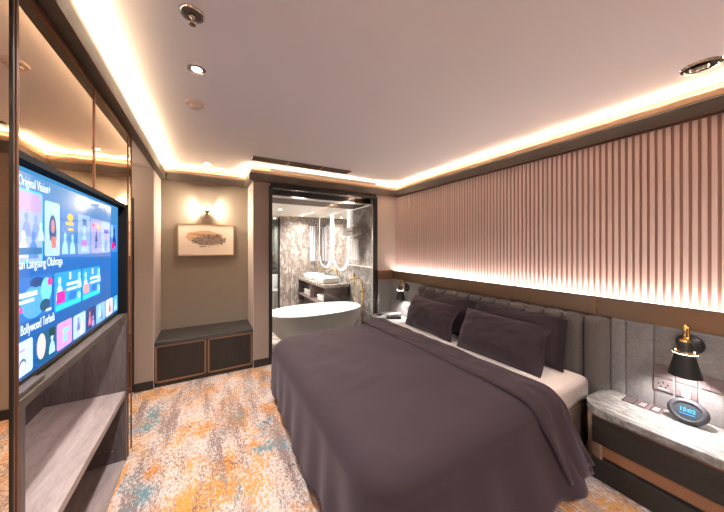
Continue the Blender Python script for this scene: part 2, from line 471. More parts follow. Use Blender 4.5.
# smoke detector
x, y = -.072, 2.21
t = thing('smoke_detector', 'white round smoke detector on the ceiling', 'smoke detector', (x, y, ZC))
link('base', lathe(BM(), [(.058, ZC), (.056, ZC-.014), (.046, ZC-.018), (.001, ZC-.018)], x, y, 36), M['detector'], t, smooth=True)
link('sensor_head', lathe(BM(), [(.034, ZC-.017), (.034, ZC-.032), (.026, ZC-.040), (.001, ZC-.042)], x, y, 32), M['detector'], t, smooth=True)

# unlit gimbal light over the near bedside
x, y = 2.375, .362
t = thing('gimbal_downlight', 'unlit tilted chrome downlight in the ceiling near the slatted wall', 'ceiling light', (x, y, ZC))
link('rim', lathe(BM(), [(.060, ZC-.003), (.064, ZC-.009), (.076, ZC-.007), (.080, ZC-.0005)], x, y, 40), M['chrome'], t, smooth=True)
link('cup', lathe(BM(), [(.001, ZC-.002), (.062, ZC-.004)], x, y, 36), M['hole'], t, smooth=True)
tl = Matrix.Translation((x-.008, y+.004, ZC-.013)) @ Matrix.Rotation(math.radians(-18), 4, 'Y')
link('gimbal_ring', lathe(BM(), [(.026, -.004), (.030, -.009), (.038, -.006), (.040, .006)], 0, 0, 32, tl), M['chrome'], t, smooth=True)
link('lamp_lens', lathe(BM(), [(.001, -.002), (.028, -.003)], 0, 0, 28, tl), M['card_print'], t)

# air diffuser
t = thing('air_vent', 'long brown slot air vent in the ceiling before the glass wall', 'air vent', (1.04, 3.255, ZC))
vx0, vx1, vy0, vy1 = .43, 1.66, 3.17, 3.335
bm = BM()
box(bm, vx0, vx1, vy0, vy0+.014, ZC-.008, ZC); box(bm, vx0, vx1, vy1-.014, vy1, ZC-.008, ZC)
box(bm, vx0, vx0+.014, vy0, vy1, ZC-.008, ZC); box(bm, vx1-.014, vx1, vy0, vy1, ZC-.008, ZC)
link('frame', bm, M['rubber'], t)
link('backing', B(vx0, vx1, vy0, vy1, ZC-.002, ZC), M['hole'], t)
bm = BM()
for k in range(4):
    yk = vy0+.03+k*.034
    grid(bm, lambda u, v: Vector((vx0+.014+u*(vx1-vx0-.028), yk+v*.020, ZC-.002-v*.007)), 2, 2)
link('slat', bm, M['rubber'], t)
for xk in (.845, 1.265): link('divider', B(xk-.012, xk+.012, vy0, vy1, ZC-.0085, ZC-.001), M['tan'], t)

# ------------------------------------------------------------------ media wall: mirrors, cabinet, television
t = thing('mirrored_wall_cladding', 'bronze mirror panels with copper trims around the television', 'mirror', (XL, 1.8, 0))
mp = [(.25, 1.178, 0.0, 2.302), (1.208, 1.836, 1.79, 2.302), (1.840, 2.504, 1.79, 2.302), (2.5, 2.60, 0.0, 2.302)]
for (a, c, z0, z1) in mp:
    link('mirror_panel', B(XL-.012, XL, a, c, z0, z1), M['mirror'], t)
for (a, c, z0) in ((1.196, 1.207, 0), (1.832, 1.844, 1.79), (2.503, 2.508, 0), (2.597, 2.602, 0)):
    link('copper_trim', B(XL-.012, XL+.004, a, c, z0, 2.302), M['copper'], t)
link('edge_trim', B(XL-.012, XL+.004, 1.178, 1.184, 0, 2.302), M['black'], t)
link('pale_trim', B(XL-.012, XL+.001, 1.184, 1.196, 0, 2.302), M['tan'], t)
link('head_trim', B(XL-.012, XL+.006, .25, 2.602, 2.285, 2.302), M['copper'], t)

t = thing('media_cabinet', 'grey brown oak recessed cabinet with open shelves below the television', 'cabinet', (XL-.2, 1.83, 0))
XBK = -.885
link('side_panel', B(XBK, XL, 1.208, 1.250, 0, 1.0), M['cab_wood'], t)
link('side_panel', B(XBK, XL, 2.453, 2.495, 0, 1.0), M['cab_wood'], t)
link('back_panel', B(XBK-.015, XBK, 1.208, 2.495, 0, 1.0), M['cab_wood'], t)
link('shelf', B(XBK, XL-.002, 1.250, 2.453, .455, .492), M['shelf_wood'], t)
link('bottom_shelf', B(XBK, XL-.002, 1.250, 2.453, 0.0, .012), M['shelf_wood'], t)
link('ledge', B(XBK, XL, 1.208, 2.495, 1.0, 1.032, bev=.002), M['ledge_wood'], t)
link('screw_cap', lathe(BM(), [(.001, 0), (.006, .001), (.006, .004)], 0, 0, 12, Matrix.Translation((-.56, 2.4525, .10)) @ Matrix.Rotation(PI/2, 4, 'X')), M['chrome'], t)
bm = BM()
box(bm, XL-.10, XL, 1.208, 2.50, 1.768, 1.79); box(bm, XL-.10, XL, 2.453, 2.50, 1.032, 1.79); box(bm, XL-.10, XL, 1.18, 1.208, 1.032, 1.79)
struct('trim_6', bm, M['matt_black'])
struct('wall_left_recess', B(XL-.115, XL-.10, 1.18, 2.50, 1.032, 1.79), M['matt_black'])
# raised tray at the near end of ledge
tr = link('flat_tray', B(XL-.036, XL-.006, 1.215, 1.385, 1.033, 1.050, bev=.003), M['ledge_wood'])
tag(tr, 'flat taupe bar lying on the ledge below the near end of the television', 'tray')

us = link('ledge_light_strip', B(-.725, -.710, 1.27, 2.43, .992, .9995), M['shelf_led'])
tag(us, 'pinkish white light strip under the ledge above the open shelf', 'light strip')
XS = -.530
t = thing('television', 'large flat television showing a blue streaming menu in the mirrored wall', 'television', (XS-.02, 1.81, 1.04))
TY0, TY1, TZ0, TZ1 = 1.19, 2.438, 1.060, 1.764
bm = BM(); box(bm, XS-.045, XS-.004, TY0-.002, TY1+.008, 1.042, TZ1+.003, bev=.004)
link('casing', bm, M['matt_black'], t)
link('bottom_bezel', B(XS-.004, XS+.003, TY0, TY1+.006, 1.044, TZ0), M['black'], t)
link('logo_bar', B(XS+.003, XS+.005, 1.93, 1.97, 1.048, 1.053), M['chrome'], t)
def screen_mat():
    m, nt, b = new_mat('television screen blue')
    tc = N(nt, 'ShaderNodeTexCoord'); sp = N(nt, 'ShaderNodeSeparateXYZ')
    nt.links.new(tc.outputs['Generated'], sp.inputs[0])
    r = ramp(nt, [(0, lin(10, 78, 140)), (.5, lin(10, 92, 165)), (1, lin(60, 120, 165))])
    nt.links.new(sp.outputs['Z'], r.inputs[0])
    nt.links.new(r.outputs[0], b.inputs['Emission Color']); b.inputs['Emission Strength'].default_value = .40
    b.inputs['Base Color'].default_value = (.005, .005, .008, 1); b.inputs['Roughness'].default_value = .06
    return m
scr = link('screen', B(XS-.004, XS, TY0+.006, TY1, TZ0, TZ1), screen_mat(), t)
def scm(name, col, s=.35):
    m, nt, b = new_mat(name)
    b.inputs['Base Color'].default_value = (.005, .005, .008, 1); b.inputs['Roughness'].default_value = .06
    b.inputs['Emission Color'].default_value = col; b.inputs['Emission Strength'].default_value = s
    return m
_sc = {}
def sc(r, g, b):
    k = (r, g, b)
    if k not in _sc: _sc[k] = scm('screen colour', lin(r, g, b))
    return _sc[k]
def rrect(y0, y1, z0, z1, r, x, n=5):
    bm = BM(); vs = []
    for (cy, cz, a0) in ((y1-r, z1-r, 0), (y0+r, z1-r, PI/2), (y0+r, z0+r, PI), (y1-r, z0+r, 1.5*PI)):
        for k in range(n+1):
            a = a0+PI/2*k/n; vs.append(bm.verts.new((x, cy+r*math.cos(a), cz+r*math.sin(a))))
    bm.faces.new(vs); return bm
def blob(bm, y, z, ry, rz, x, n=18, a0=0, a1=2*PI):
    vs = [bm.verts.new((x, y+ry*math.cos(a0+(a1-a0)*k/n), z+rz*math.sin(a0+(a1-a0)*k/n))) for k in range(n+(0 if abs(a1-a0-2*PI) < 1e-4 else 1))]
    bm.faces.new(vs); return bm
def text(name, s, size, mat, parent, mtx, align='LEFT', bold=0, extrude=.0003, width=None):
    cu = bpy.data.curves.new(name, 'FONT'); cu.body = s; cu.size = size; cu.extrude = extrude; cu.offset = bold
    cu.align_x = align
    tmp = bpy.data.objects.new(name+'_outline', cu); COL.objects.link(tmp)
    bpy.context.view_layer.update()
    me = bpy.data.meshes.new_from_object(tmp.evaluated_get(bpy.context.evaluated_depsgraph_get()))
    bpy.data.objects.remove(tmp); bpy.data.curves.remove(cu)
    if width:
        xs = [v.co.x for v in me.vertices]; k = width/(max(xs)-min(xs))
        for v in me.vertices: v.co.x *= k
    me.transform(mtx); me.name = name
    me.materials.clear(); me.materials.append(mat)
    o = bpy.data.objects.new(name, me); COL.objects.link(o); o.parent = parent
    return o
def tvm(y, z, x=XS+.0012): return Matrix(((0, 0, 1, x), (1, 0, 0, y), (0, 1, 0, z), (0, 0, 0, 1)))
WH = sc(235, 245, 255)
for s, y, z, w, size in (('Original Vision+', 1.309, 1.702, .205, .050), ('Siaran Langsung Olahraga', 1.262, 1.424, .354, .050), ('Film Bollywood Terbaik', 1.263, 1.205, .285, .050)):
    text('menu_heading', s, size, WH, scr, tvm(y, z), bold=-.0007, width=w)
XT = XS+.0006
def person(bm, y, z, h, x):
    """small head and shoulders on a poster"""
    blob(bm, y, z+h*.78, h*.13, h*.17, x)
    blob(bm, y, z, h*.30, h*.62, x, 16, 0, PI)
def poster(y0, y1, z0, z1, bg, shapes, r=.012):
    p = link('poster_tile', rrect(y0, y1, z0, z1, r, XT), sc(*bg), scr)
    x = XT+.0004
    for (col, kind, *a) in shapes:
        bm = BM()
        W, Hh = y1-y0, z1-z0
        if kind == 'person': person(bm, y0+a[0]*W, z0+a[1]*Hh, a[2]*Hh, x)
        elif kind == 'blob': blob(bm, y0+a[0]*W, z0+a[1]*Hh, a[2]*W, a[3]*Hh, x)
        elif kind == 'bar':
            c = [(a[0], a[1]), (a[2], a[1]), (a[2], a[3]), (a[0], a[3])]
            bm.faces.new([bm.verts.new((x, y0+u*W, z0+v*Hh)) for u, v in c])
        link('poster_art', bm, sc(*col), p); x += .0002
    return p
# top row
link('selection_glow', rrect(1.250, 1.462, 1.442, 1.695, .016, XT-.0003), sc(40, 190, 250), scr)
poster(1.256, 1.456, 1.448, 1.688, (150, 170, 240), [((172, 150, 235), 'bar', .02, .72, .98, .98), ((110, 140, 215), 'person', .5, .36, .36), ((120, 150, 220), 'person', .78, .36, .34), ((180, 205, 250), 'person', .95, .3, .3), ((200, 215, 250), 'person', .4, .06, .4), ((80, 130, 205), 'person', .7, .04, .42), ((30, 110, 165), 'bar', .02, .10, .98, .20)])
poster(1.475, 1.595, 1.462, 1.675, (160, 196, 240), [((36, 84, 130), 'blob', .5, .5, .24, .26), ((36, 84, 130), 'bar', .3, .3, .75, .5), ((186, 130, 140), 'blob', .5, .55, .13, .13), ((206, 120, 110), 'bar', .4, .15, .72, .36), ((170, 200, 236), 'bar', .1, .8, .8, .9)])
poster(1.608, 1.755, 1.463, 1.660, (32, 120, 190), [((230, 180, 70), 'blob', .58, .84, .20, .09), ((200, 170, 100), 'bar', .25, .66, .82, .74), ((236, 180, 60), 'bar', .42, .54, .78, .60), ((140, 190, 245), 'person', .22, .02, .5), ((150, 200, 250), 'person', .72, .02, .46)])
poster(1.775, 1.932, 1.462, 1.655, (120, 160, 235), [((40, 96, 150), 'bar', .36, .7, .68, .9), ((150, 190, 250), 'person', .5, .06, .72), ((170, 110, 230), 'bar', .25, .20, .70, .36)])
poster(1.942, 2.096, 1.463, 1.650, (140, 150, 220), [((240, 80, 90), 'blob', .22, .80, .14, .07), ((240, 180, 80), 'blob', .68, .78, .16, .08), ((46, 60, 120), 'person', .5, .34, .34), ((60, 80, 140), 'person', .46, .14, .26)])
poster(2.100, 2.258, 1.464, 1.648, (150, 180, 245), [((80, 80, 190), 'bar', .3, .62, .85, .74), ((110, 150, 225), 'person', .5, .04, .6), ((190, 150, 230), 'bar', .3, .4, .8, .52)])
poster(2.285, 2.415, 1.465, 1.645, (60, 130, 220), [((30, 60, 130), 'person', .5, .2, .7), ((230, 30, 120), 'blob', .3, .22, .28, .13), ((150, 190, 250), 'bar', .0, .5, .25, .95)])
# middle row
poster(1.245, 1.530, 1.245, 1.395, (36, 110, 190), [((80, 160, 230), 'blob', .55, .4, .28, .38), ((30, 70, 130), 'blob', .62, .85, .16, .12), ((215, 235, 255), 'bar', .02, .55, .62, .66), ((200, 225, 250), 'bar', .02, .42, .55, .50), ((230, 70, 170), 'bar', .02, .24, .30, .36), ((110, 210, 235), 'blob', .84, .62, .14, .30), ((220, 60, 150), 'blob', .93, .80, .07, .10), ((30, 80, 110), 'blob', .80, .24, .13, .15), ((220, 240, 255), 'bar', .82, .06, .96, .12)])
for y0, y1, zt, k in ((1.550, 1.816, 1.392, 0), (1.828, 2.082, 1.390, 1)):
    poster(y0, y1, 1.232, zt, (30, 150, 235), [((40, 205, 235), 'bar', .03, .03, .98, .16), ((180, 225, 255), 'person', .16, .3, .62), (((235, 40, 160), (206, 150, 160))[k], 'bar', .06, .20, .34, .50), ((210, 240, 255), 'bar', .50, .76, .56, .96), ((225, 245, 255), 'bar', .40, .60, .84, .68), ((225, 245, 255), 'bar', .40, .46, .78, .53), ((40, 110, 220), 'blob', .62, .30, .16, .12), ((180, 225, 255), 'person', .9, .45, .5), ((150, 215, 250), 'blob', .88, .24, .07, .11)])
# bottom row
zb = 1.070
poster(1.235, 1.395, zb, 1.185, (190, 210, 246), [((90, 100, 160), 'blob', .62, .34, .12, .16), ((205, 220, 246), 'blob', .62, .30, .10, .12), ((180, 160, 235), 'bar', .1, .70, .7, .78)])
poster(1.428, 1.555, zb, 1.183, (24, 86, 120), [((226, 196, 196), 'blob', .18, .55, .24, .42), ((170, 210, 235), 'person', .80, .1, .7), ((20, 60, 60), 'bar', .62, .7, .98, .98)])
poster(1.570, 1.710, zb, 1.181, (226, 150, 215), [((120, 200, 240), 'person', .5, .2, .6), ((130, 205, 240), 'bar', .35, .56, .85, .70)])
poster(1.725, 1.868, zb, 1.179, (170, 196, 240), [((110, 120, 190), 'person', .4, .3, .6), ((220, 215, 240), 'person', .68, .05, .6)])
poster(1.880, 2.010, zb, 1.177, (40, 60, 110), [((200, 110, 140), 'person', .35, .2, .7), ((170, 150, 220), 'person', .7, .05, .55)])
poster(2.020, 2.168, zb, 1.175, (130, 180, 245), [((60, 120, 200), 'person', .6, .1, .5), ((210, 225, 250), 'person', .35, .3, .6)])
poster(2.180, 2.320, zb, 1.173, (206, 200, 220), [((180, 110, 90), 'person', .55, .2, .7)])
poster(2.335, 2.425, zb, 1.171, (80, 170, 230), [((200, 225, 245), 'person', .5, .1, .7)])

# ------------------------------------------------------------------ niche: bench, wall lamp, picture
t = thing('bench_cabinet', 'low dark bench cabinet with two copper framed doors filling the niche', 'bench cabinet', (0, 3.8, 0))
link('seat_top', B(XL+.006, NX-.006, YB-.004, YN-.004, .440, .482, bev=.004), M['bench_top'], t)
link('body', B(XL+.006, NX-.006, YB+.022, YN-.004, .02, .440), M['baseboard'], t)
for x0, x1 in ((-.478, -.008), (.008, .486)):
    d = link('door', B(x0+.016, x1-.016, YB+.008, YB+.021, .060, .424), M['bench_door'], t)
    bm = BM(); w = .017
    box(bm, x0, x1, YB, YB+.021, .424, .424+w-.001); box(bm, x0, x1, YB, YB+.021, .044, .044+w)
    box(bm, x0, x0+w, YB, YB+.021, .044, .44); box(bm, x1-w, x1, YB, YB+.021, .044, .44)
    link('door_frame', bm, M['bench_frame'], d)
link('plinth', B(XL+.01, NX-.01, YB+.01, YB+.03, 0, .040), M['baseboard'], t)

t = thing('wall_lamp', 'bright diamond shaped wall lamp above the framed sketch', 'wall lamp', (0, YN-.03, 1.976))
def wedge(bm, z0, z1, w0, w1, d0, d1):
    """four sided tapered block against niche wall"""
    lo = [bm.verts.new((sx*w0, YN-.002-d, z0)) for sx, d in ((-1, .028), (1, .028), (1, d0), (-1, d0))]
    hi = [bm.verts.new((sx*w1, YN-.002-d, z1)) for sx, d in ((-1, .028), (1, .028), (1, d1), (-1, d1))]
    bm.faces.new(lo[::-1]); bm.faces.new(hi)
    for k in range(4): bm.faces.new((lo[k], lo[(k+1) % 4], hi[(k+1) % 4], hi[k]))
    return bm
link('wall_bracket', B(-.012, .012, YN-.032, YN-.001, 1.93, 1.945), M['wedge'], t)
link('upper_wedge', wedge(BM(), 1.990, 2.032, .045, .004, .085, .03), M['wedge'], t)
link('lower_wedge', wedge(BM(), 1.922, 1.962, .004, .042, .03, .085), M['wedge'], t)
link('diffuser', wedge(BM(), 1.963, 1.989, .040, .040, .075, .075), M['diffuser'], t)
for s in (-1, 1):
    spot('wall_lamp_beam', (s*.055, YN-.065, 1.976), (s*.30, YN-.02, 1.974), 3.6, 150, .6, .02, (1, .88, .70), t)

point('wall_lamp_bulb', (0, YN-.019, 1.976), .55, .008, (1, .88, .72), t)
t = thing('framed_picture', 'landscape ink sketch of a town in a light wood frame', 'picture', (0, YN-.02, 1.38))
px0, px1, pz0, pz1 = -.318, .318, 1.378, 1.788
bm = BM(); w = .012; y0, y1 = YN-.040, YN-.002
box(bm, px0, px1, y0, y1, pz1-w, pz1); box(bm, px0, px1, y0, y1, pz0, pz0+w)
box(bm, px0, px0+w, y0, y1, pz0, pz1); box(bm, px1-w, px1, y0, y1, pz0, pz1)
link('frame', bm, M['light_wood'], t)
pp = link('paper', B(px0+w, px1-w, YN-.034, YN-.004, pz0+w, pz1-w), M['paper'], t)
M['wash'] = plain('peach wash', lin(214, 172, 134), .8)
M['ink'] = plain('brown ink', lin(84, 70, 62), .8)
M['ink_soft'] = plain('grey ink wash', lin(150, 132, 118), .8)
def wavy(cx, cz, rx, rz, seed, y):
    bm = BM(); vs = []
    for k in range(40):
        a = 2*PI*k/40; f = 1+.25*noise.noise(Vector((math.cos(a)*2, math.sin(a)*2, seed)))
        vs.append(bm.verts.new((cx+rx*f*math.cos(a), y, cz+rz*f*math.sin(a))))
    bm.faces.new(vs); return bm
link('wash', wavy(-.03, 1.625, .21, .075, 3.1, YN-.0345), M['wash'], pp)
link('wash', wavy(.02, 1.575, .19, .055, 8.1, YN-.0347), M['ink_soft'], pp)
bm = BM(); rr = random.Random(3)
for k in range(120):
    a = rr.uniform(0, 2*PI); q = math.sqrt(rr.random())
    cx = .02+.21*q*math.cos(a); cz = 1.575+.085*q*math.sin(a)+.09*cx*.6
    w_, h_ = rr.uniform(.003, .018), rr.uniform(.001, .0038)
    ang = rr.uniform(-.2, .6); c, s = math.cos(ang), math.sin(ang)
    bm.faces.new([bm.verts.new((cx+dx*c-dz*s, YN-.0350-.000005*k, cz+dx*s+dz*c)) for dx, dz in ((-w_, -h_), (w_, -h_), (w_, h_), (-w_, h_))])
for k in range(6):
    z = 1.665-.006*k
    bm.faces.new([bm.verts.new((x_, YN-.0361, z_)) for x_, z_ in ((-.19+.02*k, z), (.16, z-.02), (.16, z-.0225), (-.19+.02*k, z-.002))])
link('ink_drawing', bm, M['ink'], pp)
link('pencil_caption', B(px0+.018, px0+.17, YN-.0345, YN-.034, pz0+.020, pz0+.024), M['ink_soft'], pp)

# ------------------------------------------------------------------ glazed partition
t = struct('window_1', B(GX0-.02, GX0+.022, YB-.012, YB+.06, 0, 2.272), M['black_frame'])
def fr(*a): return struct('window_frame', B(*a), M['black_frame'], t)
fr(GX1-.022, GX1+.022, YB-.012, YB+.06, 0, 2.272)
fr(GX0, GX1, YB-.012, YB+.06, 2.25, 2.305)
fr(GX0, GX1, YB-.012, YB+.06, 0, .05)
struct('window_glass', B(GX0+.02, GX1-.02, YB+.025, YB+.033, .05, 2.25), M['glass'], t)

# ------------------------------------------------------------------ bed
t = thing('bed', 'king size bed base and white sheeted mattress below the headboard', 'bed', (1.5, 1.83, 0))
link('bed_base', B(.74, 2.46, .92, 2.74, .0, .345, bev=.02, seg=3), M['bed_base'], t, smooth=True)
bm = BM(); prism(bm, [(2.46, .905), (2.46, 2.75)]+arc(.95, 2.55, .20, PI/2, PI, 8)+arc(.95, 1.105, .20, PI, 1.5*PI, 8), .345, .540)
bmesh.ops.bevel(bm, geom=[e for e in bm.edges if abs(e.verts[0].co.z-e.verts[1].co.z) < 1e-6], offset=.05, segments=5, profile=.5, affect='EDGES')
link('mattress', bm, M['sheet'], t, smooth='all')

def nz3(x, y, z, s): return noise.noise(Vector((x*s, y*s, z*s)))

YN0, YF0, XF0, RC, ZT = .95, 2.79, .665, .13, .572
XH = 1.90
def upath(s):
    """s 0..1 along the edge of the bed top: near head -> foot -> far head. returns point, outward normal, kind weight"""
    segs = [('l', Vector((XH, YN0)), Vector((XF0+RC, YN0))), ('a', Vector((XF0+RC, YN0+RC)), -PI/2, -PI),
            ('l', Vector((XF0, YN0+RC)), Vector((XF0, YF0-RC))), ('a', Vector((XF0+RC, YF0-RC)), PI, PI/2),
            ('l', Vector((XF0+RC, YF0)), Vector((XH, YF0)))]
    Ls = [((g[2]-g[1]).length if g[0] == 'l' else RC*PI/2) for g in segs]
    d = s*sum(Ls)
    for g, L in zip(segs, Ls):
        if d <= L+1e-9 or g is segs[-1]:
            f = min(d/L, 1)
            if g[0] == 'l':
                dr = (g[2]-g[1]).normalized(); return g[1]+(g[2]-g[1])*f, Vector((-dr.y, dr.x)), s*sum(Ls)
            a = g[2]+(g[3]-g[2])*f
            nrm = Vector((math.cos(a), math.sin(a))); return g[1]+nrm*RC, nrm, s*sum(Ls)
        d -= L
def drop(d, R, flare):
    if d <= R*PI/2:
        a = d/R; return R*math.sin(a), -R*(1-math.cos(a))
    e = d-R*PI/2; return R+e*math.sin(flare), -R-e*math.cos(flare)
def nmix(n):
    near = max(0, -n.y)**2; foot = max(0, -n.x)**2; far = max(0, n.y)**2
    tot = near+foot+far+1e-6; return near/tot, foot/tot, far/tot
def duvet_pt(s, q, lift=0):
    p, n, L = upath(s)
    wn, wf, wr = nmix(n)
    n = Vector((n.x, n.y))
    if q <= 1:                                    # top
        sp = Vector((max(min(p.x, XH), 1.15 if False else p.x), 1.85))
        if n.x < -.01:                            # foot and corners: spine pulled inward
            sp = Vector((1.25 if p.x < 1.25 else p.x, 1.85))
        else: sp = Vector((p.x if p.x > 1.25 else 1.25, 1.85))
        xy = sp.lerp(p, q)
        crown = .020*(1-q**3)
        z = ZT+crown-.012*max(0, (1.2-xy.x))
        z += .006*nz3(xy.x, xy.y, 0, 3.2)+.009*(1-abs(nz3(xy.x*.8+xy.y*.5, xy.y*1.0-xy.x*.7, 3, 4.5)))*(.3+.7*abs(nz3(xy.x, xy.y, 7, 1.6)))
        return Vector((xy.x, xy.y, z+lift))
    Lt = .125*1.571+.40
    d = (q-1)*(.55*wn+.51*wf+.53*wr)
    R = .11*wn+.12*wf+.08*wr
    fl = .32*wn+.08*wf+.06*wr
    corner = 4*wf*(wr+wn)
    o, dz = drop(d, R, fl+.16*corner)
    amp = max(0, (q-1.25))*(.055*wn+.030*wf+.03*corner)
    o += amp*(math.sin(L*24+1.6*nz3(L, 0, 0, 2)+q*1.5)*.45+1.2*nz3(L, q*.3, 4, 4.2))
    x, y = p.x+n.x*o, p.y+n.y*o
    if wn > .5:
        x += .16*max(0, (p.x-.9))*(min(d/.5, 1))**1.5
    z = ZT+dz-.012*max(0, (1.2-p.x))
    z += .012*nz3(x, y, z, 5)*min(1, (q-1)*2)
    return Vector((x, y, max(z, .028)+lift))
def duvet():
    bm = BM(); nS, nT, nD = 170, 26, 30
    rows = []
    for i in range(nS):
        s = i/(nS-1); row = []
        for j in range(nT+nD):
            q = j/nT if j <= nT else 1+(j-nT)/(nD-1)
            row.append(bm.verts.new(duvet_pt(s, q)))
        rows.append(row)
    for i in range(nS-1):
        for j in range(nT+nD-1):
            bm.faces.new((rows[i][j], rows[i+1][j], rows[i+1][j+1], rows[i][j+1]))
    bmesh.ops.remove_doubles(bm, verts=bm.verts[:], dist=.002)
    return bm
t = thing('duvet', 'aubergine cotton duvet hanging over the foot and sides of the bed', 'duvet', (1.2, 1.83, ZT))
o = link('cover', duvet(), M['duvet'], t, smooth='all')
md = o.modifiers.new('thick', 'SOLIDIFY'); md.thickness = .014; md.offset = -1
# turned-down band
def band():
    bm = BM(); na, nb = 22, 120
    W = YF0-YN0
    tot = .5+W+.53
    def f(u, v):
        b = v*tot
        if b < .53: d, side = .53-b, 'far'
        elif b < .53+W: d, side = 0, 'top'
        else: d, side = b-.53-W, 'near'
        if side == 'top':
            y, z, ny, nz_ = YF0-(b-.53), 0, 0, 1
        else:
            R = .11 if side == 'near' else .08; fl = .32 if side == 'near' else .06
            oo, dz = drop(d, R, fl)
            a = min(d/R, PI/2)
            y = YN0-oo if side == 'near' else YF0+oo
            z = dz; ny = (-1 if side == 'near' else 1)*math.sin(a); nz_ = math.cos(a)
        k = (min(d/.5, 1))**1.5 if side == 'near' else 0
        x = 1.625+(.30)*u+.13*k*(1-.0*u)+.012*nz3(y, z, u, 3)
        puff = .008+.014*max(0, math.sin(PI*min(1, max(0, u))))**.5
        if u < .04: puff -= .006
        puff += .007*nz3(y*1.5, x*1.5, z*1.5, 4)+.006*(1-abs(nz3(y+x*.6, x*2.2, z, 5)))**3
        if side == 'near': puff += .012*math.sin(u*9+d*6)*min(1, d*3)
        z2 = ZT+.016+z+nz_*puff
        if u > .93: z2 -= .022*nz_; y += .01*ny
        return Vector((x, y+ny*puff, max(z2, .06+.05*u)))
    grid(bm, f, na, nb)
    return bm
o = link('turned_down_edge', band(), M['duvet'], t, smooth='all')
md = o.modifiers.new('thick', 'SOLIDIFY'); md.thickness = .016; md.offset = -1

# headboard
seams = [2.840, 2.700, 2.530, 2.360, 2.190, 2.025, 1.865, 1.712, 1.557, 1.405, 1.254, 1.108, .962, .808]
t = thing('headboard', 'grey suede headboard of padded vertical channels behind the pillows', 'headboard', (2.55, 1.83, 0))
link('back_board', B(2.545, 2.60, .810, 2.838, .0, .955), M['suede'], t)
for a, c in zip(seams, seams[1:]):
    bm = BM(); w = a-c-.004; cy = (a+c)/2
    def ch(u, v):
        y = cy-w/2+w*u
        bul = .055*(1-abs(2*u-1)**2.6)**.6 if 0 < u < 1 else 0
        # v runs up the front, over the rounded top and back
        if v < .8: x, z = 2.548-bul-.005, .10+(.925-.10)*(v/.8)
        else:
            an = (v-.8)/.2*PI/2
            x = 2.548+.045-(bul+.05)*math.cos(an)-.0; z = .925+(.045*(.62+.38*bul/.055))*math.sin(an)
        return Vector((x, y, z))
    grid(bm, ch, 13, 24)
    link('channel', bm, M['suede'], t, smooth='all')

# pillows
def pillow(label, cy, w, h, th, bottom, top, seed, group=None, rz=0, mat='pillow'):
    """bottom / top: (x, z) of the centre plane"""
    bx, bz = bottom; tx, tz = top
    up = Vector((tx-bx, 0, tz-bz)).normalized(); nrm = Vector((-up.z, 0, up.x))
    rot = Matrix.Rotation(rz, 3, 'Z')
    base = Vector((bx, cy, bz))
    t = thing('pillow', label, 'pillow', (bx, cy, bz-.0), group)
    bm = BM(); n = 41
    def P(side):
        def f(u, v):
            a, b_ = 2*u-1, 2*v-1
            e = (a+1)/2                       # the open end of the case is the -Y side
            fl = max(0, 1-e/.10)              # flat loose flange
            ab = -1+2*max(0, (e-.085))/.915   # body coordinate
            sx = 1-.035*(1-b_*b_)*abs(a)**2-.012*(abs(a)*abs(b_))**6
            sy = 1-.06*(1-a*a)*abs(b_)**2-.02*(abs(a)*abs(b_))**5
            prof = max(0, (1-abs(ab)**3.2))**.60*max(0, (1-abs(b_)**2.8))**.60
            wr = .016*nz3(a*1.5+seed, b_*1.5, side*.3, 1.7)
            ridge = 1-abs(nz3(a*1.6+b_*.8+seed, b_*1.3-a*.6, side*2, 1.5))
            wr += .010*(ridge**5)-.003
            wr += .006*math.sin(9*math.atan2(b_, a)+seed)*(a*a*b_*b_)**.5*2
            tk = th/2*prof+.0015
            low = 1-.30*max(0, b_)            # filling settles towards the bottom
            sag = .018*(1-a*a)*max(0, b_)+.035*max(0, b_)**2*(a*a)**1.5*(1 if a < 0 else .35)
            loc = Vector((0, a*sx*w/2, 0))
            h_ = (b_*sy+1)/2*h-sag
            dn = side*(tk*low+wr*prof**.5)+.02*nz3(a+seed, b_, 5, 1.2)+fl*.016*math.sin(b_*3.5+seed)
            return base+rot @ (loc+up*h_+nrm*dn)
        return f
    f1, f2 = P(1), P(-1)
    A = [[bm.verts.new(f1(i/(n-1), j/(n-1))) for j in range(n)] for i in range(n)]
    Bv = [[bm.verts.new(f2(i/(n-1), j/(n-1))) for j in range(n)] for i in range(n)]
    for i in range(n-1):
        for j in range(n-1):
            bm.faces.new((A[i][j], A[i+1][j], A[i+1][j+1], A[i][j+1]))
            bm.faces.new((Bv[i][j], Bv[i][j+1], Bv[i+1][j+1], Bv[i+1][j]))
    bmesh.ops.remove_doubles(bm, verts=bm.verts[:], dist=.0008)
    link('pillowcase', bm, M[mat], t, smooth='all')
    # piped seam round the edge
    pts = []
    for k in range(4):
        for q in range(n-1):
            u = q/(n-1)
            a, b_ = ((u, 0), (1, u), (1-u, 1), (0, 1-u))[k]
            pts.append((f1(a, b_)+f2(a, b_))/2)
    pts.append(pts[0])
    bm = BM(); tube(bm, pts, .0028, 6, cap=False)
    link('seam', bm, M[mat], t, smooth='all')
    return t
pillow('far back pillow leaning on the headboard behind the smaller far pillow', 2.20, .80, .43, .20, (2.335, .542), (2.402, .935), 1.3, rz=-.02)
pillow('near back pillow leaning on the headboard behind the large front pillow', 1.415, .82, .43, .20, (2.335, .542), (2.402, .935), 4.6, rz=.03)
pillow('far front pillow, nearest the telephone, propped on the white sheet', 2.265, .74, .395, .24, (2.115, .540), (2.255, .88), 8.2, rz=-.05)
pillow('large near front pillow standing on the white sheet, largest in view of the four', 1.43, .75, .405, .24, (2.090, .538), (2.245, .88), 12.9, rz=.03)

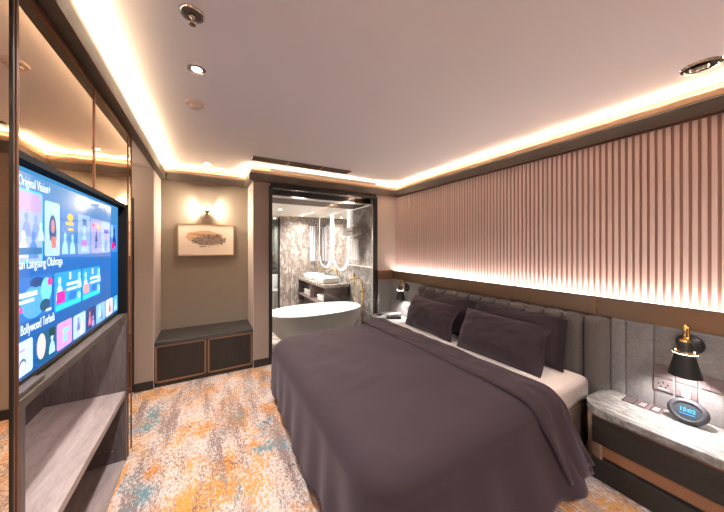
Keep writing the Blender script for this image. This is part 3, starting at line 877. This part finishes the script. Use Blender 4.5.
# ------------------------------------------------------------------ bedside cabinets
def slab(bm, poly, z0, z1, bev):
    prism(bm, poly, z0, z1)
    es = [e for e in bm.edges if abs(e.verts[0].co.z-e.verts[1].co.z) < 1e-6]
    bmesh.ops.bevel(bm, geom=es, offset=bev, segments=4, profile=.5, affect='EDGES')
    return bm
def bedside(name, label, y0, y1, round_end):
    t = thing(name, label, 'bedside cabinet', (2.37, (y0+y1)/2, 0))
    XF, XW = 2.165, 2.558
    def outline(x0, ya, yb, r):
        if round_end: return [(XW, ya), (x0, ya)]+[(x0, yb-r)][:0]+arc(x0+r, yb-r, r, PI, PI/2)+[(2.484, yb), (2.484, .803), (XW, .803)]
        return [(XW, ya), (x0, ya), (x0, yb), (XW, yb)]
    link('marble_top', slab(BM(), outline(XF, y0, y1, .15), .412, .460, .014), M['stone'], t, smooth=True)
    link('carcass', prism(BM(), outline(XF+.030, y0+.01, y1-.02, .10), .0, .412), M['baseboard'], t)
    ye = y1-.070 if round_end else y1-.025
    d = link('drawer', B(XF+.010, XF+.030, y0+.012, ye, .236, .408, bev=.003), M['night_wood'], t)
    link('drawer_edge', B(XF+.0095, XF+.012, y0+.012, ye, .402, .4085), M['copper'], d)
    link('copper_band', B(XF+.022, XF+.032, y0+.012, ye, .158, .236), M['copper_lacquer'], t)
    link('lower_drawer', B(XF+.010, XF+.030, y0+.012, ye, .004, .140, bev=.003), M['night_wood'], t)
    if round_end:
        pl = arc(XF+.016+.10, y1-.02-.10, .10, PI, PI/2, 12)
        bm = BM()
        lo = [bm.verts.new((x, y, 0.004)) for x, y in pl]; hi = [bm.verts.new((x, y, .411)) for x, y in pl]
        for k in range(len(pl)-1): bm.faces.new((lo[k], lo[k+1], hi[k+1], hi[k]))
        o = link('curved_end', bm, M['bed_base'], t, smooth='all')
        md = o.modifiers.new('thick', 'SOLIDIFY'); md.thickness = .01; md.offset = 0
    return t
bedside('bedside_cabinet', 'near bedside cabinet with a long grey marble top and dark oak drawers', -.55, .850, True)
bedside('bedside_cabinet', 'far bedside cabinet with a marble top beside the glass wall, carrying the telephone', 2.86, YB-.02, False)

# bedside lamps
def sconce(label, y, zp, power):
    XW = 2.56; xs = 2.440
    t = thing('bedside_lamp', label, 'wall lamp', (XW, y, zp), 'black and gold bedside wall lamps')
    ry = Matrix.Translation((XW, y, zp)) @ Matrix.Rotation(-PI/2, 4, 'Y')
    link('wall_plate', lathe(BM(), [(.058, 0), (.060, .010), (.056, .022), (.040, .034), (.001, .040)], 0, 0, 36, ry), M['black'], t, smooth='all')
    ztop = zp+.036
    pts = [(XW-.035, y, zp), (XW-.052, y, zp)]
    cx, r = (XW-.052+xs)/2, (XW-.052-xs)/2
    pts += [(XW-.052, y, zp+.090)]
    pts += [(cx+r*math.cos(a), y, zp+.090+r*math.sin(a)*1.1) for a in [PI*k/12 for k in range(1, 13)]]
    pts += [(xs, y, ztop)]
    link('arm', tube(BM(), pts, .0075, 10), M['gold'], t, smooth='all')
    link('collar', lathe(BM(), [(.001, ztop+.012), (.020, ztop+.011), (.025, ztop), (.025, ztop-.004)], xs, y, 28), M['gold'], t, smooth=True)
    link('cap', lathe(BM(), [(.001, ztop), (.024, ztop), (.026, ztop-.004), (.036, ztop-.058), (.001, ztop-.058)], xs, y, 32), M['black'], t, smooth=True)
    zr = ztop-.062
    link('ring', lathe(BM(), [(.040, zr+.006), (.050, zr+.006), (.052, zr+.001), (.050, zr-.007), (.040, zr-.007), (.040, zr+.006)], xs, y, 36), M['gold'], t, smooth=True)
    link('glow_ring', lathe(BM(), [(.036, zr+.004), (.0505, zr-.001), (.0505, zr-.006), (.036, zr-.008)], xs, y, 36), M['glow'], t, smooth=True)
    bm = lathe(BM(), [(.034, zr-.008), (.040, zr-.010), (.069, zr-.138), (.067, zr-.139), (.038, zr-.012), (.001, zr-.012)], xs, y, 40)
    link('shade', bm, M['black'], t, smooth=True)
    link('bulb', lathe(BM(), [(.001, zr-.095), (.014, zr-.09), (.020, zr-.075), (.012, zr-.055), (.010, zr-.014)], xs, y, 20), M['glow'], t, smooth='all')
    spot('bedside_lamp_light', (xs, y, zr-.10), (xs+.012, y, 0), power, 118, .5, .02, (1, .93, .90), t)
    return t
sconce('near black cone wall lamp with gold hook above the alarm clock', .432, .905, 5)
sconce('far black cone wall lamp with gold hook above the telephone', 3.125, .895, 5)

# socket and switch plates
def plate(label, y0, y1, z0, z1, kind):
    t = thing('switch_plate' if kind != 'socket' else 'socket_plate', label, 'switch' if kind == 'switch' else 'socket', (2.555, (y0+y1)/2, z0))
    link('plate', B(2.552, 2.560, y0, y1, z0, z1, bev=.002), M['plate'], t)
    yc, zc = (y0+y1)/2, (z0+z1)/2
    if kind == 'switch':
        for k in range(2):
            a = y0+.006+k*(y1-y0-.012)/2
            link('key', B(2.549, 2.553, a+.001, a+(y1-y0-.012)/2-.001, z0+.007, z1-.007, bev=.0012), M['plate'], t)
    elif kind == 'socket':
        bm = BM()
        for dy, dz in ((0, .016), (-.011, -.012), (.011, -.012), (-.02, .006), (.02, .006)): box(bm, 2.5512, 2.553, yc+dy-.004, yc+dy+.004, zc+dz-.0045, zc+dz+.0045)
        link('socket_hole', bm, M['hole'], t)
        link('socket_mark', B(2.5514, 2.553, yc-.022, yc+.022, zc-.026, zc-.0225), M['white'], t)
    elif kind == 'adapter':
        link('card_slot', B(2.535, 2.553, yc-.018, yc+.018, zc-.03, zc+.012, bev=.004), M['white'], t)
    return t
plate('blank mauve plate left of the near lamp, above the socket', .499, .587, .652, .732, 'blank')
plate('mauve power socket on the suede panel left of the alarm clock', .499, .587, .565, .645, 'socket')
plate('mauve plate with a white adapter behind the alarm clock', .402, .490, .565, .645, 'adapter')
plate('blank mauve plate under the near lamp shade', .402, .490, .652, .732, 'blank')
plate('double switch plate right of the near lamp shade', .308, .394, .652, .732, 'switch')
plate('mauve switch plate on grey wood below the far lamp', 3.08, 3.16, .575, .652, 'switch')
plate('mauve socket on grey wood beside the far front pillow', 2.985, 3.07, .575, .652, 'socket')

# alarm clock
def alarm_clock():
    cx, cy, cz = 2.462, .425, .461
    t = thing('alarm_clock', 'oval dark grey alarm clock showing blue digits on the marble top', 'clock', (cx, cy, cz))
    # local: x right in face, y up in face, z out of the face
    out = Vector((-1, -.05, .32)).normalized(); right = Vector((0, 0, 1)).cross(out).normalized()
    up = out.cross(right)
    c = Vector((cx, cy, cz+.0655))
    mt = Matrix(((right.x, up.x, out.x, c.x), (right.y, up.y, out.y, c.y), (right.z, up.z, out.z, c.z), (0, 0, 0, 1)))
    link('body', lathe(BM(), [(.001, -.034), (.045, -.034), (.062, -.022), (.068, -.004), (.066, .012), (.058, .022), (.050, .0245), (.046, .022), (.045, .0195)], 0, 0, 48, mt, sx=1.22, sy=1.02), M['clock'], t, smooth='all')
    f = link('clock_face', lathe(BM(), [(.001, .0205), (.046, .0200)], 0, 0, 48, mt, sx=1.22, sy=.94), M['clock_face'], t, smooth='all')
    o = text('clock_digits', '15:02', .029, M['digits'], f, mt @ Matrix.Translation((0, -.004, .0212)), 'CENTER', .0006)
    link('clock_line', B(-.03, .03, -.018, -.015, .0208, .0215), M['digits'], f).matrix_basis = mt
    link('foot', lathe(BM(), [(.040, cz-.0005), (.042, cz+.006), (.001, cz+.008)], cx+.004, cy, 32, sx=.6, sy=1), M['clock'], t)
alarm_clock()

# printed cards on the near marble top
for k, (ya, yb) in enumerate(((.712, .650), (.648, .590), (.588, .530))):
    lab = ('dark printed card on the marble top, the one farthest from the alarm clock',
           'mauve printed card on the marble top, middle of the row of three',
           'pale printed card on the marble top, next to the alarm clock')[k]
    x0 = 2.428
    o = thing('printed_card', lab, 'card', (2.485, (ya+yb)/2, .4605))
    link('card', B(x0, x0+.112, yb, ya, .4605, .4625), M[('card', 'card_print', 'card_print')[k]], o)
    link('print_panel', B(x0+.012, x0+.100, yb+.008, ya-.008, .4625, .4629), M[('card_print', 'card', 'card')[k]], o)
    bm = BM()
    for q in range(3): box(bm, x0+.03+q*.022, x0+.036+q*.022, yb+.014, ya-.014, .4629, .4632)
    link('print_lines', bm, M[('card', 'white', 'white')[k]], o)

# telephone
t = thing('telephone', 'black desk telephone with a silver handset on the far bedside cabinet', 'telephone', (2.35, 3.22, .46))
ph = Matrix.Translation((2.36, 3.18, .461)) @ Matrix.Rotation(math.radians(-35), 4, 'Z') @ Matrix.Scale(1.05, 4)
def loc_(bm, mt):
    bmesh.ops.transform(bm, matrix=mt, verts=bm.verts[:]); return bm
bm = BM(); prism(bm, [(-.10, -.08), (.10, -.08), (.10, .08), (-.10, .08)], 0, .036)
for v in bm.verts:
    if v.co.z > .02 and v.co.x < 0: v.co.z = .014
bmesh.ops.bevel(bm, geom=bm.edges[:], offset=.006, segments=3, profile=.5, affect='EDGES')
link('base', loc_(bm, ph), M['black'], t, smooth=True)
bm = BM(); tube(bm, [(-.10, -.04, .036), (-.07, -.04, .044), (0, -.04, .054), (.07, -.04, .060), (.10, -.04, .058)], [.020, .027, .020, .027, .020], 12)
link('handset', loc_(bm, ph), M['silver'], t, smooth='all')
bm = BM()
for a in range(4):
    for b_ in range(3): box(bm, -.06+a*.026, -.044+a*.026, .0+b_*.022, .015+b_*.022, .026+a*.008, .034+a*.008)
link('keypad', loc_(bm, ph), M['white'], t)
nb = link('notepad', loc_(B(-.05, .05, -.035, .035, .0, .010, bev=.002), Matrix.Translation((2.27, 3.42, .461)) @ Matrix.Rotation(.5, 4, 'Z')), M['black'])
tag(nb, 'small black notepad on the far bedside cabinet by the glass wall', 'notepad')

# ------------------------------------------------------------------ bathroom beyond the glass
XB, YW = 2.40, 6.25
ZB = 2.20
struct('floor_bathroom', B(.6, XB+.1, 4.17, 7.4, -.08, 0), M['bath_floor'])
struct('floor_bathroom_sill', B(GX0, XB+.1, YB, 4.2, 0.0005, .004), M['bath_floor'])
struct('wall_bathroom_right', B(XB, XB+.1, YB+.12, 7.4, 0, 2.5), M['bath_tile'])
struct('wall_bathroom_ledge', B(XB-.03, XB, 3.70, YW, 0, 1.15), M['bath_tile'])
struct('wall_bathroom_left', B(.52, .62, YN+.1, 7.4, 0, 2.5), M['bath_tile'])
struct('wall_bathroom_end', B(1.44, XB, YW, YW+.12, 0, 2.5), M['bath_marble'])
struct('wall_shower', B(.6, XB, 7.3, 7.4, 0, 2.5), M['green_tile'])
struct('ceiling_bathroom', B(.55, XB+.1, 4.48, 7.4, ZB, ZB+.1), M['bath_white'])
struct('ceiling_drop_panel', B(.55, XB+.1, 3.90, 4.48, ZB-.002, ZB+.1), M['bath_brown'])
struct('ceiling_drop_strip', B(.55, XB+.1, 3.80, 3.90, ZB-.012, ZB+.0), M['bath_white'])
struct('ceiling_drop_beam', B(.55, XB+.1, 3.90, 3.93, ZB+.0, ZB+.2), M['bath_brown'])
struct('ceiling_drop_edge', B(.55, XB+.1, YB+.121, 3.90, ZB+.2, ZB+.3), M['bath_brown'])
struct('trim_4', B(XB-.034, XB-.028, 3.70, YW, 1.145, 1.156), M['led_soft'])
struct('trim_5', B(XB-.012, XB, 3.90, YW, ZB-.010, ZB-.002), M['led_soft'])  # glowing line standing in for a reflection along the ceiling edge

# bathtub
t = thing('bathtub', 'white oval freestanding bathtub behind the glass wall', 'bathtub', (1.53, 4.12, 0))
outer = [(.58, .055), (.66, .07), (.755, .11), (.83, .16), (.90, .23), (.955, .32), (.985, .42), (1.0, .490), (.998, .503), (.975, .505), (.955, .50)]
inner = [(.94, .47), (.88, .36), (.80, .24), (.68, .15), (.50, .115), (.02, .105)]
bm = lathe(BM(), outer+inner, 1.53, 4.13, 64, sx=.765, sy=.41, power=2.25, cap0=True)
link('tub_shell', bm, M['tub'], t, smooth='all')
link('plinth', lathe(BM(), [(.50, 0.004), (.50, .06)], 1.53, 4.13, 48, sx=.765, sy=.40, power=2.4, cap1=True), M['vanity'], t)
link('overflow', lathe(BM(), [(.001, 0), (.016, .001), (.018, -.003)], 0, 0, 20, Matrix.Translation((1.15, 3.795, .30)) @ Matrix.Rotation(PI/2, 4, 'X')), M['chrome'], t, smooth=True)

# freestanding tub filler
t = thing('tub_faucet', 'gold floor standing tub filler at the right end of the bathtub', 'faucet', (2.335, 4.02, 0))
fx, fy = 2.338, 4.06
pts = [(fx, fy, .004), (fx, fy, .86)]+[(fx-.08+.08*math.cos(a), fy+.05*(1-math.cos(a)), .86+.08*math.sin(a)) for a in [PI/2*k/6 for k in range(1, 7)]]
pts += [(fx-.14, fy+.06, .945), (fx-.19, fy+.07, .93), (fx-.20, fy+.072, .89)]
link('column', tube(BM(), pts, .013, 12), M['gold'], t, smooth='all')
link('foot_plate', lathe(BM(), [(.045, .004), (.045, .012), (.014, .02)], fx, fy, 28), M['gold'], t, smooth=True)
link('mixer_body', tube(BM(), [(fx, fy-.05, .72), (fx, fy+.05, .72)], .022, 16), M['gold'], t, smooth=True)
hx, hy = 2.20, 4.10
link('hand_shower', tube(BM(), [(hx, hy, .80), (hx, hy, .96), (hx-.004, hy-.004, .98), (hx-.004, hy-.004, 1.04)], [.010, .011, .022, .020], 14), M['gold'], t, smooth=True)
link('shower_bracket', tube(BM(), [(fx, fy, .80), (hx, hy, .84)], .008, 8), M['gold'], t)
link('shower_hose', tube(BM(), [(hx, hy, .80), (hx-.004, hy, .66), (hx+.01, hy-.01, .56), (hx+.07, hy-.04, .50), (fx-.01, fy-.05, .60), (fx, fy-.045, .71)], .006, 8), M['gold'], t, smooth='all')

# vanity
t = thing('vanity_unit', 'dark vanity unit with a stone counter and open shelf below the mirrors', 'vanity', (2.1, 5.35, 0))
vx0, vy0, vy1 = 1.85, 4.60, 6.20
link('counter', B(vx0-.01, XB-.03, vy0-.01, vy1, .735, .79, bev=.004), M['counter'], t)
link('end_panel', B(vx0, XB-.031, vy0, vy0+.03, .26, .735), M['vanity'], t)
link('end_panel', B(vx0, XB-.031, vy1-.03, vy1, .26, .735), M['vanity'], t)
link('back_panel', B(XB-.06, XB-.031, vy0, vy1, .26, .735), M['vanity_in'], t)
link('bottom_shelf', B(vx0, XB-.031, vy0, vy1, .40, .43), M['vanity_in'], t)
link('divider', B(vx0+.005, XB-.06, 5.38, 5.41, .43, .735), M['vanity_in'], t)
link('support', B(vx0+.1, XB-.031, vy0+.1, vy1-.1, 0.0, .40), M['vanity'], t)
for k, y in enumerate((4.72, 5.55)):
    for q in range(2):
        tw = link('folded_towel', B(1.90, 2.16, y+.05, y+.40, .431+q*.065, .493+q*.065, bev=.02, seg=3), M['towel'], smooth=True)
        tag(tw, ('folded white towel on the open shelf under the '+('near', 'far')[k]+' basin, '+('bottom', 'top')[q]+' of two'), 'towel', 'towels on the vanity shelf')
for k, y in enumerate((4.78, 5.50)):
    nm = ('near', 'far')[k]
    t = thing('wash_basin', nm+' white rectangular basin on the stone counter', 'basin', (2.1, y+.22, .79), 'vessel basins')
    bm = BM(); x0, x1, y0, y1, z0, z1 = 1.90, 2.24, y, y+.48, .791, .895
    box(bm, x0, x1, y0, y1, z0, z1, bev=.02, seg=3)
    top = max((f for f in bm.faces), key=lambda f: f.calc_center_median().z+f.calc_area())
    r = bmesh.ops.inset_region(bm, faces=[top], thickness=.014)
    r = bmesh.ops.inset_region(bm, faces=[top], thickness=.02, depth=-.065)
    link('bowl', bm, M['porcelain'], t, smooth=True)
    link('drain', lathe(BM(), [(.001, .836), (.02, .8355)], (x0+x1)/2, (y0+y1)/2, 16), M['chrome'], t)
    t = thing('basin_faucet', nm+' tall gold faucet behind the basin', 'faucet', (2.30, y+.24, .79), 'gold basin faucets')
    link('faucet_body', tube(BM(), [(2.30, y+.24, .791), (2.30, y+.24, 1.06)], .018, 16), M['gold'], t, smooth=True)
    link('spout', tube(BM(), [(2.30, y+.24, 1.02), (2.15, y+.24, 1.01), (2.145, y+.24, .985)], .012, 12), M['gold'], t, smooth=True)
    link('lever', tube(BM(), [(2.30, y+.24, 1.06), (2.30, y+.24, 1.072), (2.25, y+.24, 1.09)], .007, 8), M['gold'], t)
bt = thing('soap_bottle', 'small dark soap bottle on the counter beside the near basin', 'bottle', (2.29, 5.36, .79))
link('bottle', lathe(BM(), [(.001, .791), (.028, .791), (.03, .80), (.03, .90), (.012, .92), (.012, .935), (.001, .936)], 2.27, 5.36, 20), M['vanity'], bt, smooth=True)
link('pump', tube(BM(), [(2.27, 5.36, .935), (2.27, 5.36, .965), (2.23, 5.36, .962)], .005, 8), M['black'], bt)

# rounded-bottom mirrors with light edge
def bath_mirror(label, y0, y1):
    t = thing('vanity_mirror', label, 'mirror', (XB-.04, (y0+y1)/2, 1.0), 'light edged vanity mirrors')
    r = (y1-y0)/2; cy = (y0+y1)/2; zb = 1.01
    def outl(g):
        rr_ = r-g
        return [(cy+rr_, ZB-.012)]+[(cy-rr_, ZB-.012)]+[(cy-rr_*math.cos(a), zb+r-rr_*math.sin(a)) for a in [PI*k/24 for k in range(25)]]
    def plate_(bm, o, x0, x1):
        a = [bm.verts.new((x0, y, z)) for y, z in o]; c = [bm.verts.new((x1, y, z)) for y, z in o]; n = len(o)
        bm.faces.new(a); bm.faces.new(c[::-1])
        for k in range(n): bm.faces.new((a[k], a[(k+1) % n], c[(k+1) % n], c[k]))
        return bm
    link('light_edge', plate_(BM(), outl(0), XB-.052, XB-.034), M['led_white'], t)
    link('mirror_glass', plate_(BM(), outl(.035), XB-.058, XB-.0522), M['bath_mirror'], t)
    return t
bath_mirror('near tall light edged mirror with a rounded bottom, beside the towel rack', 4.62, 5.32)
bath_mirror('far tall light edged mirror with a rounded bottom, next to the marble wall', 5.44, 6.14)

# towel rack
t = thing('towel_rack', 'chrome towel rack on the tiled wall right of the mirrors', 'towel rack', (XB-.1, 4.28, 1.6))
bm = BM()
for x in (XB-.06, XB-.12, XB-.18, XB-.24): tube(bm, [(x, 4.06, 1.70), (x, 4.50, 1.70)], .007, 8)
for y in (4.07, 4.49): tube(bm, [(XB, y, 1.70), (XB-.25, y, 1.70)], .008, 8)
link('shelf_bars', bm, M['chrome'], t, smooth=True)
bm = BM(); tube(bm, [(XB-.10, 4.06, 1.62), (XB-.10, 4.50, 1.62)], .008, 8)
for y in (4.07, 4.49): tube(bm, [(XB, y, 1.62), (XB-.10, y, 1.62)], .007, 8)
link('hanging_bar', bm, M['chrome'], t, smooth=True)
for q in range(2):
    tw = link('folded_towel', B(XB-.25, XB-.03, 4.09, 4.47, 1.709+q*.062, 1.768+q*.062, bev=.025, seg=4), M['towel'], smooth=True)
    tag(tw, ('lower', 'upper')[q]+' folded white towel lying on the chrome towel rack', 'towel', 'towels on the rack')
def hang(u, v):
    y = 4.14+.27*u; s = v*2-1; L = abs(s)*.38
    x = XB-.10+(.011 if s > 0 else -.011)*min(1, abs(s)*12)+.006*math.sin(u*14+s)
    return Vector((x, y, 1.632-L if abs(s) > .03 else 1.632))
o = link('hanging_towel', grid(bm := BM(), hang, 24, 41) and bm, M['towel'], smooth='all'); tag(o, 'white towel hanging from the bar of the towel rack', 'towel')
o.modifiers.new('thick', 'SOLIDIFY').thickness = .006

# wall hook, and a towel standing in for a pale glass reflection
t = thing('robe_hook', 'black double hook on the marble wall', 'hook', (2.2, YW, 1.98))
bm = BM()
tube(bm, [(2.10, YW-.03, 2.04), (2.12, YW-.05, 2.0), (2.16, YW-.05, 1.985), (2.20, YW-.03, 2.02), (2.24, YW-.05, 1.985), (2.28, YW-.05, 2.0), (2.30, YW-.03, 2.04)], .009, 8)
tube(bm, [(2.20, YW, 2.01), (2.20, YW-.05, 2.01)], .012, 8)
link('hook', bm, M['black'], t, smooth=True)
def towel_strip(u, v):
    return Vector((2.13+.13*u+.02*(u-.5)*v, YW-.045-.03*math.sin(PI*u)**.5-.012*math.sin(u*15+v*2), 1.99-.86*v))
o = link('hanging_reflection_towel', grid(bm := BM(), towel_strip, 26, 30) and bm, M['reflection_cloth'], smooth='all'); tag(o, 'long pale grey towel standing in for a glass reflection below the black hook on the marble wall', 'towel')
o.modifiers.new('thick', 'SOLIDIFY').thickness = .012

# toilet
t = thing('toilet', 'white toilet beyond the marble wall at the left of the bathroom', 'toilet', (1.42, 6.9, 0))
link('bowl', lathe(BM(), [(.6, 0.0), (.6, .1), (.75, .25), (1.0, .38), (1.0, .41)], 1.44, 6.85, 32, sx=.19, sy=.25, cap1=True), M['porcelain'], t, smooth=True)
link('lid', lathe(BM(), [(1.0, .412), (1.02, .425), (1.0, .44), (.02, .445)], 1.44, 6.85, 32, sx=.19, sy=.25), M['porcelain'], t, smooth=True)
link('cistern', B(1.25, 1.63, 7.10, 7.29, .30, .78, bev=.02), M['porcelain'], t, smooth=True)
# shower rail
t = thing('shower_rail', 'gold tipped shower rail on the grey green tile wall', 'shower', (1.5, 7.2, .9))
link('rail', tube(BM(), [(1.50, 7.22, 1.25), (1.50, 7.22, 2.10)], .014, 10), M['chrome'], t, smooth=True)
link('rail_tip', tube(BM(), [(1.50, 7.20, 1.23), (1.50, 7.20, 1.29)], .035, 12), M['gold'], t, smooth=True)
link('valve', tube(BM(), [(1.53, 7.30, 1.0), (1.53, 7.20, 1.0)], .05, 16), M['chrome'], t, smooth=True)
link('valve', tube(BM(), [(1.53, 7.30, .86), (1.53, 7.20, .86)], .05, 16), M['chrome'], t, smooth=True)
# shower screen edge
t = thing('shower_screen', 'black edged glass shower screen beside the marble wall', 'shower screen', (1.42, 6.3, 0))
link('glass_panel', B(.80, 1.40, YW+.05, YW+.06, 0.005, 2.15), M['glass'], t)
link('edge_profile', B(1.405, 1.438, YW+.03, YW+.08, 0.0, 2.18), M['black'], t)

# bathroom lights
for x, y, pw, lab in ((1.9, 5.4, 34, 'small round downlight in the bathroom ceiling before the mirrors'), (1.85, 5.95, 12, 'small round downlight in the bathroom ceiling at the marble wall'), (1.2, 5.2, 50, 'small round downlight in the bathroom ceiling beyond the tub'), (1.45, 6.85, 30, 'small round downlight above the toilet')):
    t = thing('bathroom_downlight', lab, 'ceiling light', (x, y, ZB))
    link('rim', lathe(BM(), [(.030, ZB-.001), (.033, ZB-.005), (.044, ZB-.001)], x, y, 24), M['chrome'], t, smooth=True)
    link('lens', lathe(BM(), [(.001, ZB-.003), (.030, ZB-.002)], x, y, 24), M['downlight'], t)
    spot('bathroom_lamp', (x, y, ZB-.02), (x, y, 0), pw, 155, .7, .05, (1, .93, .86), t)
for x, lab in ((1.15, 'left'), (1.95, 'right')):  # hidden lamps added to brighten the tub and the floor before it
    t = thing('bathroom_downlight', 'unseen fill downlight added in the slot behind the glass header, over the '+lab+' end of the bathtub', 'ceiling light', (x, 3.72, ZB+.2))
    link('lens', lathe(BM(), [(.001, ZB+.197), (.026, ZB+.198)], x, 3.72, 24), M['downlight'], t)
    spot('bathroom_lamp', (x, 3.71, ZB+.17), (x, 3.66, 0), 42, 70, .5, .05, (1, .94, .90), t)

# unseen fill light added to brighten the hall
hl = thing('hall_fill_downlight', 'unseen fill downlight added in the hall ceiling', 'ceiling light', (-1.2, 3.1, 2.325))
link('lens', lathe(BM(), [(.001, 2.323), (.035, 2.3235)], -1.2, 3.1, 24), M['downlight'], hl)
point('hall_fill_lamp', (-1.2, 3.1, 2.2), 7, .05, (1, .84, .68), hl)

# ------------------------------------------------------------------ world, camera, colour management
w = bpy.data.worlds.new('world'); scene.world = w; w.use_nodes = True
w.node_tree.nodes['Background'].inputs[0].default_value = (1, .9, .85, 1)
w.node_tree.nodes['Background'].inputs[1].default_value = .05
cam = bpy.data.cameras.new('camera'); co = bpy.data.objects.new('camera', cam); COL.objects.link(co)
co.location = (0, 0, 1.5); co.rotation_euler = (PI/2, 0, -math.atan2(155, 270))
cam.sensor_width = 36; cam.lens = 36*270/724; cam.shift_y = -9.6/724; cam.clip_start = .02
scene.camera = co
vs = scene.view_settings
vs.view_transform = 'Standard'; vs.look = 'None'; vs.exposure = 2.25; vs.gamma = 1.0; vs.use_curve_mapping = False
scene.cycles.max_bounces = 10; scene.cycles.diffuse_bounces = 8; scene.cycles.glossy_bounces = 4
scene.cycles.transparent_max_bounces = 12
scene.cycles.sample_clamp_indirect = 30.0
scene.cycles.caustics_reflective = False; scene.cycles.caustics_refractive = False
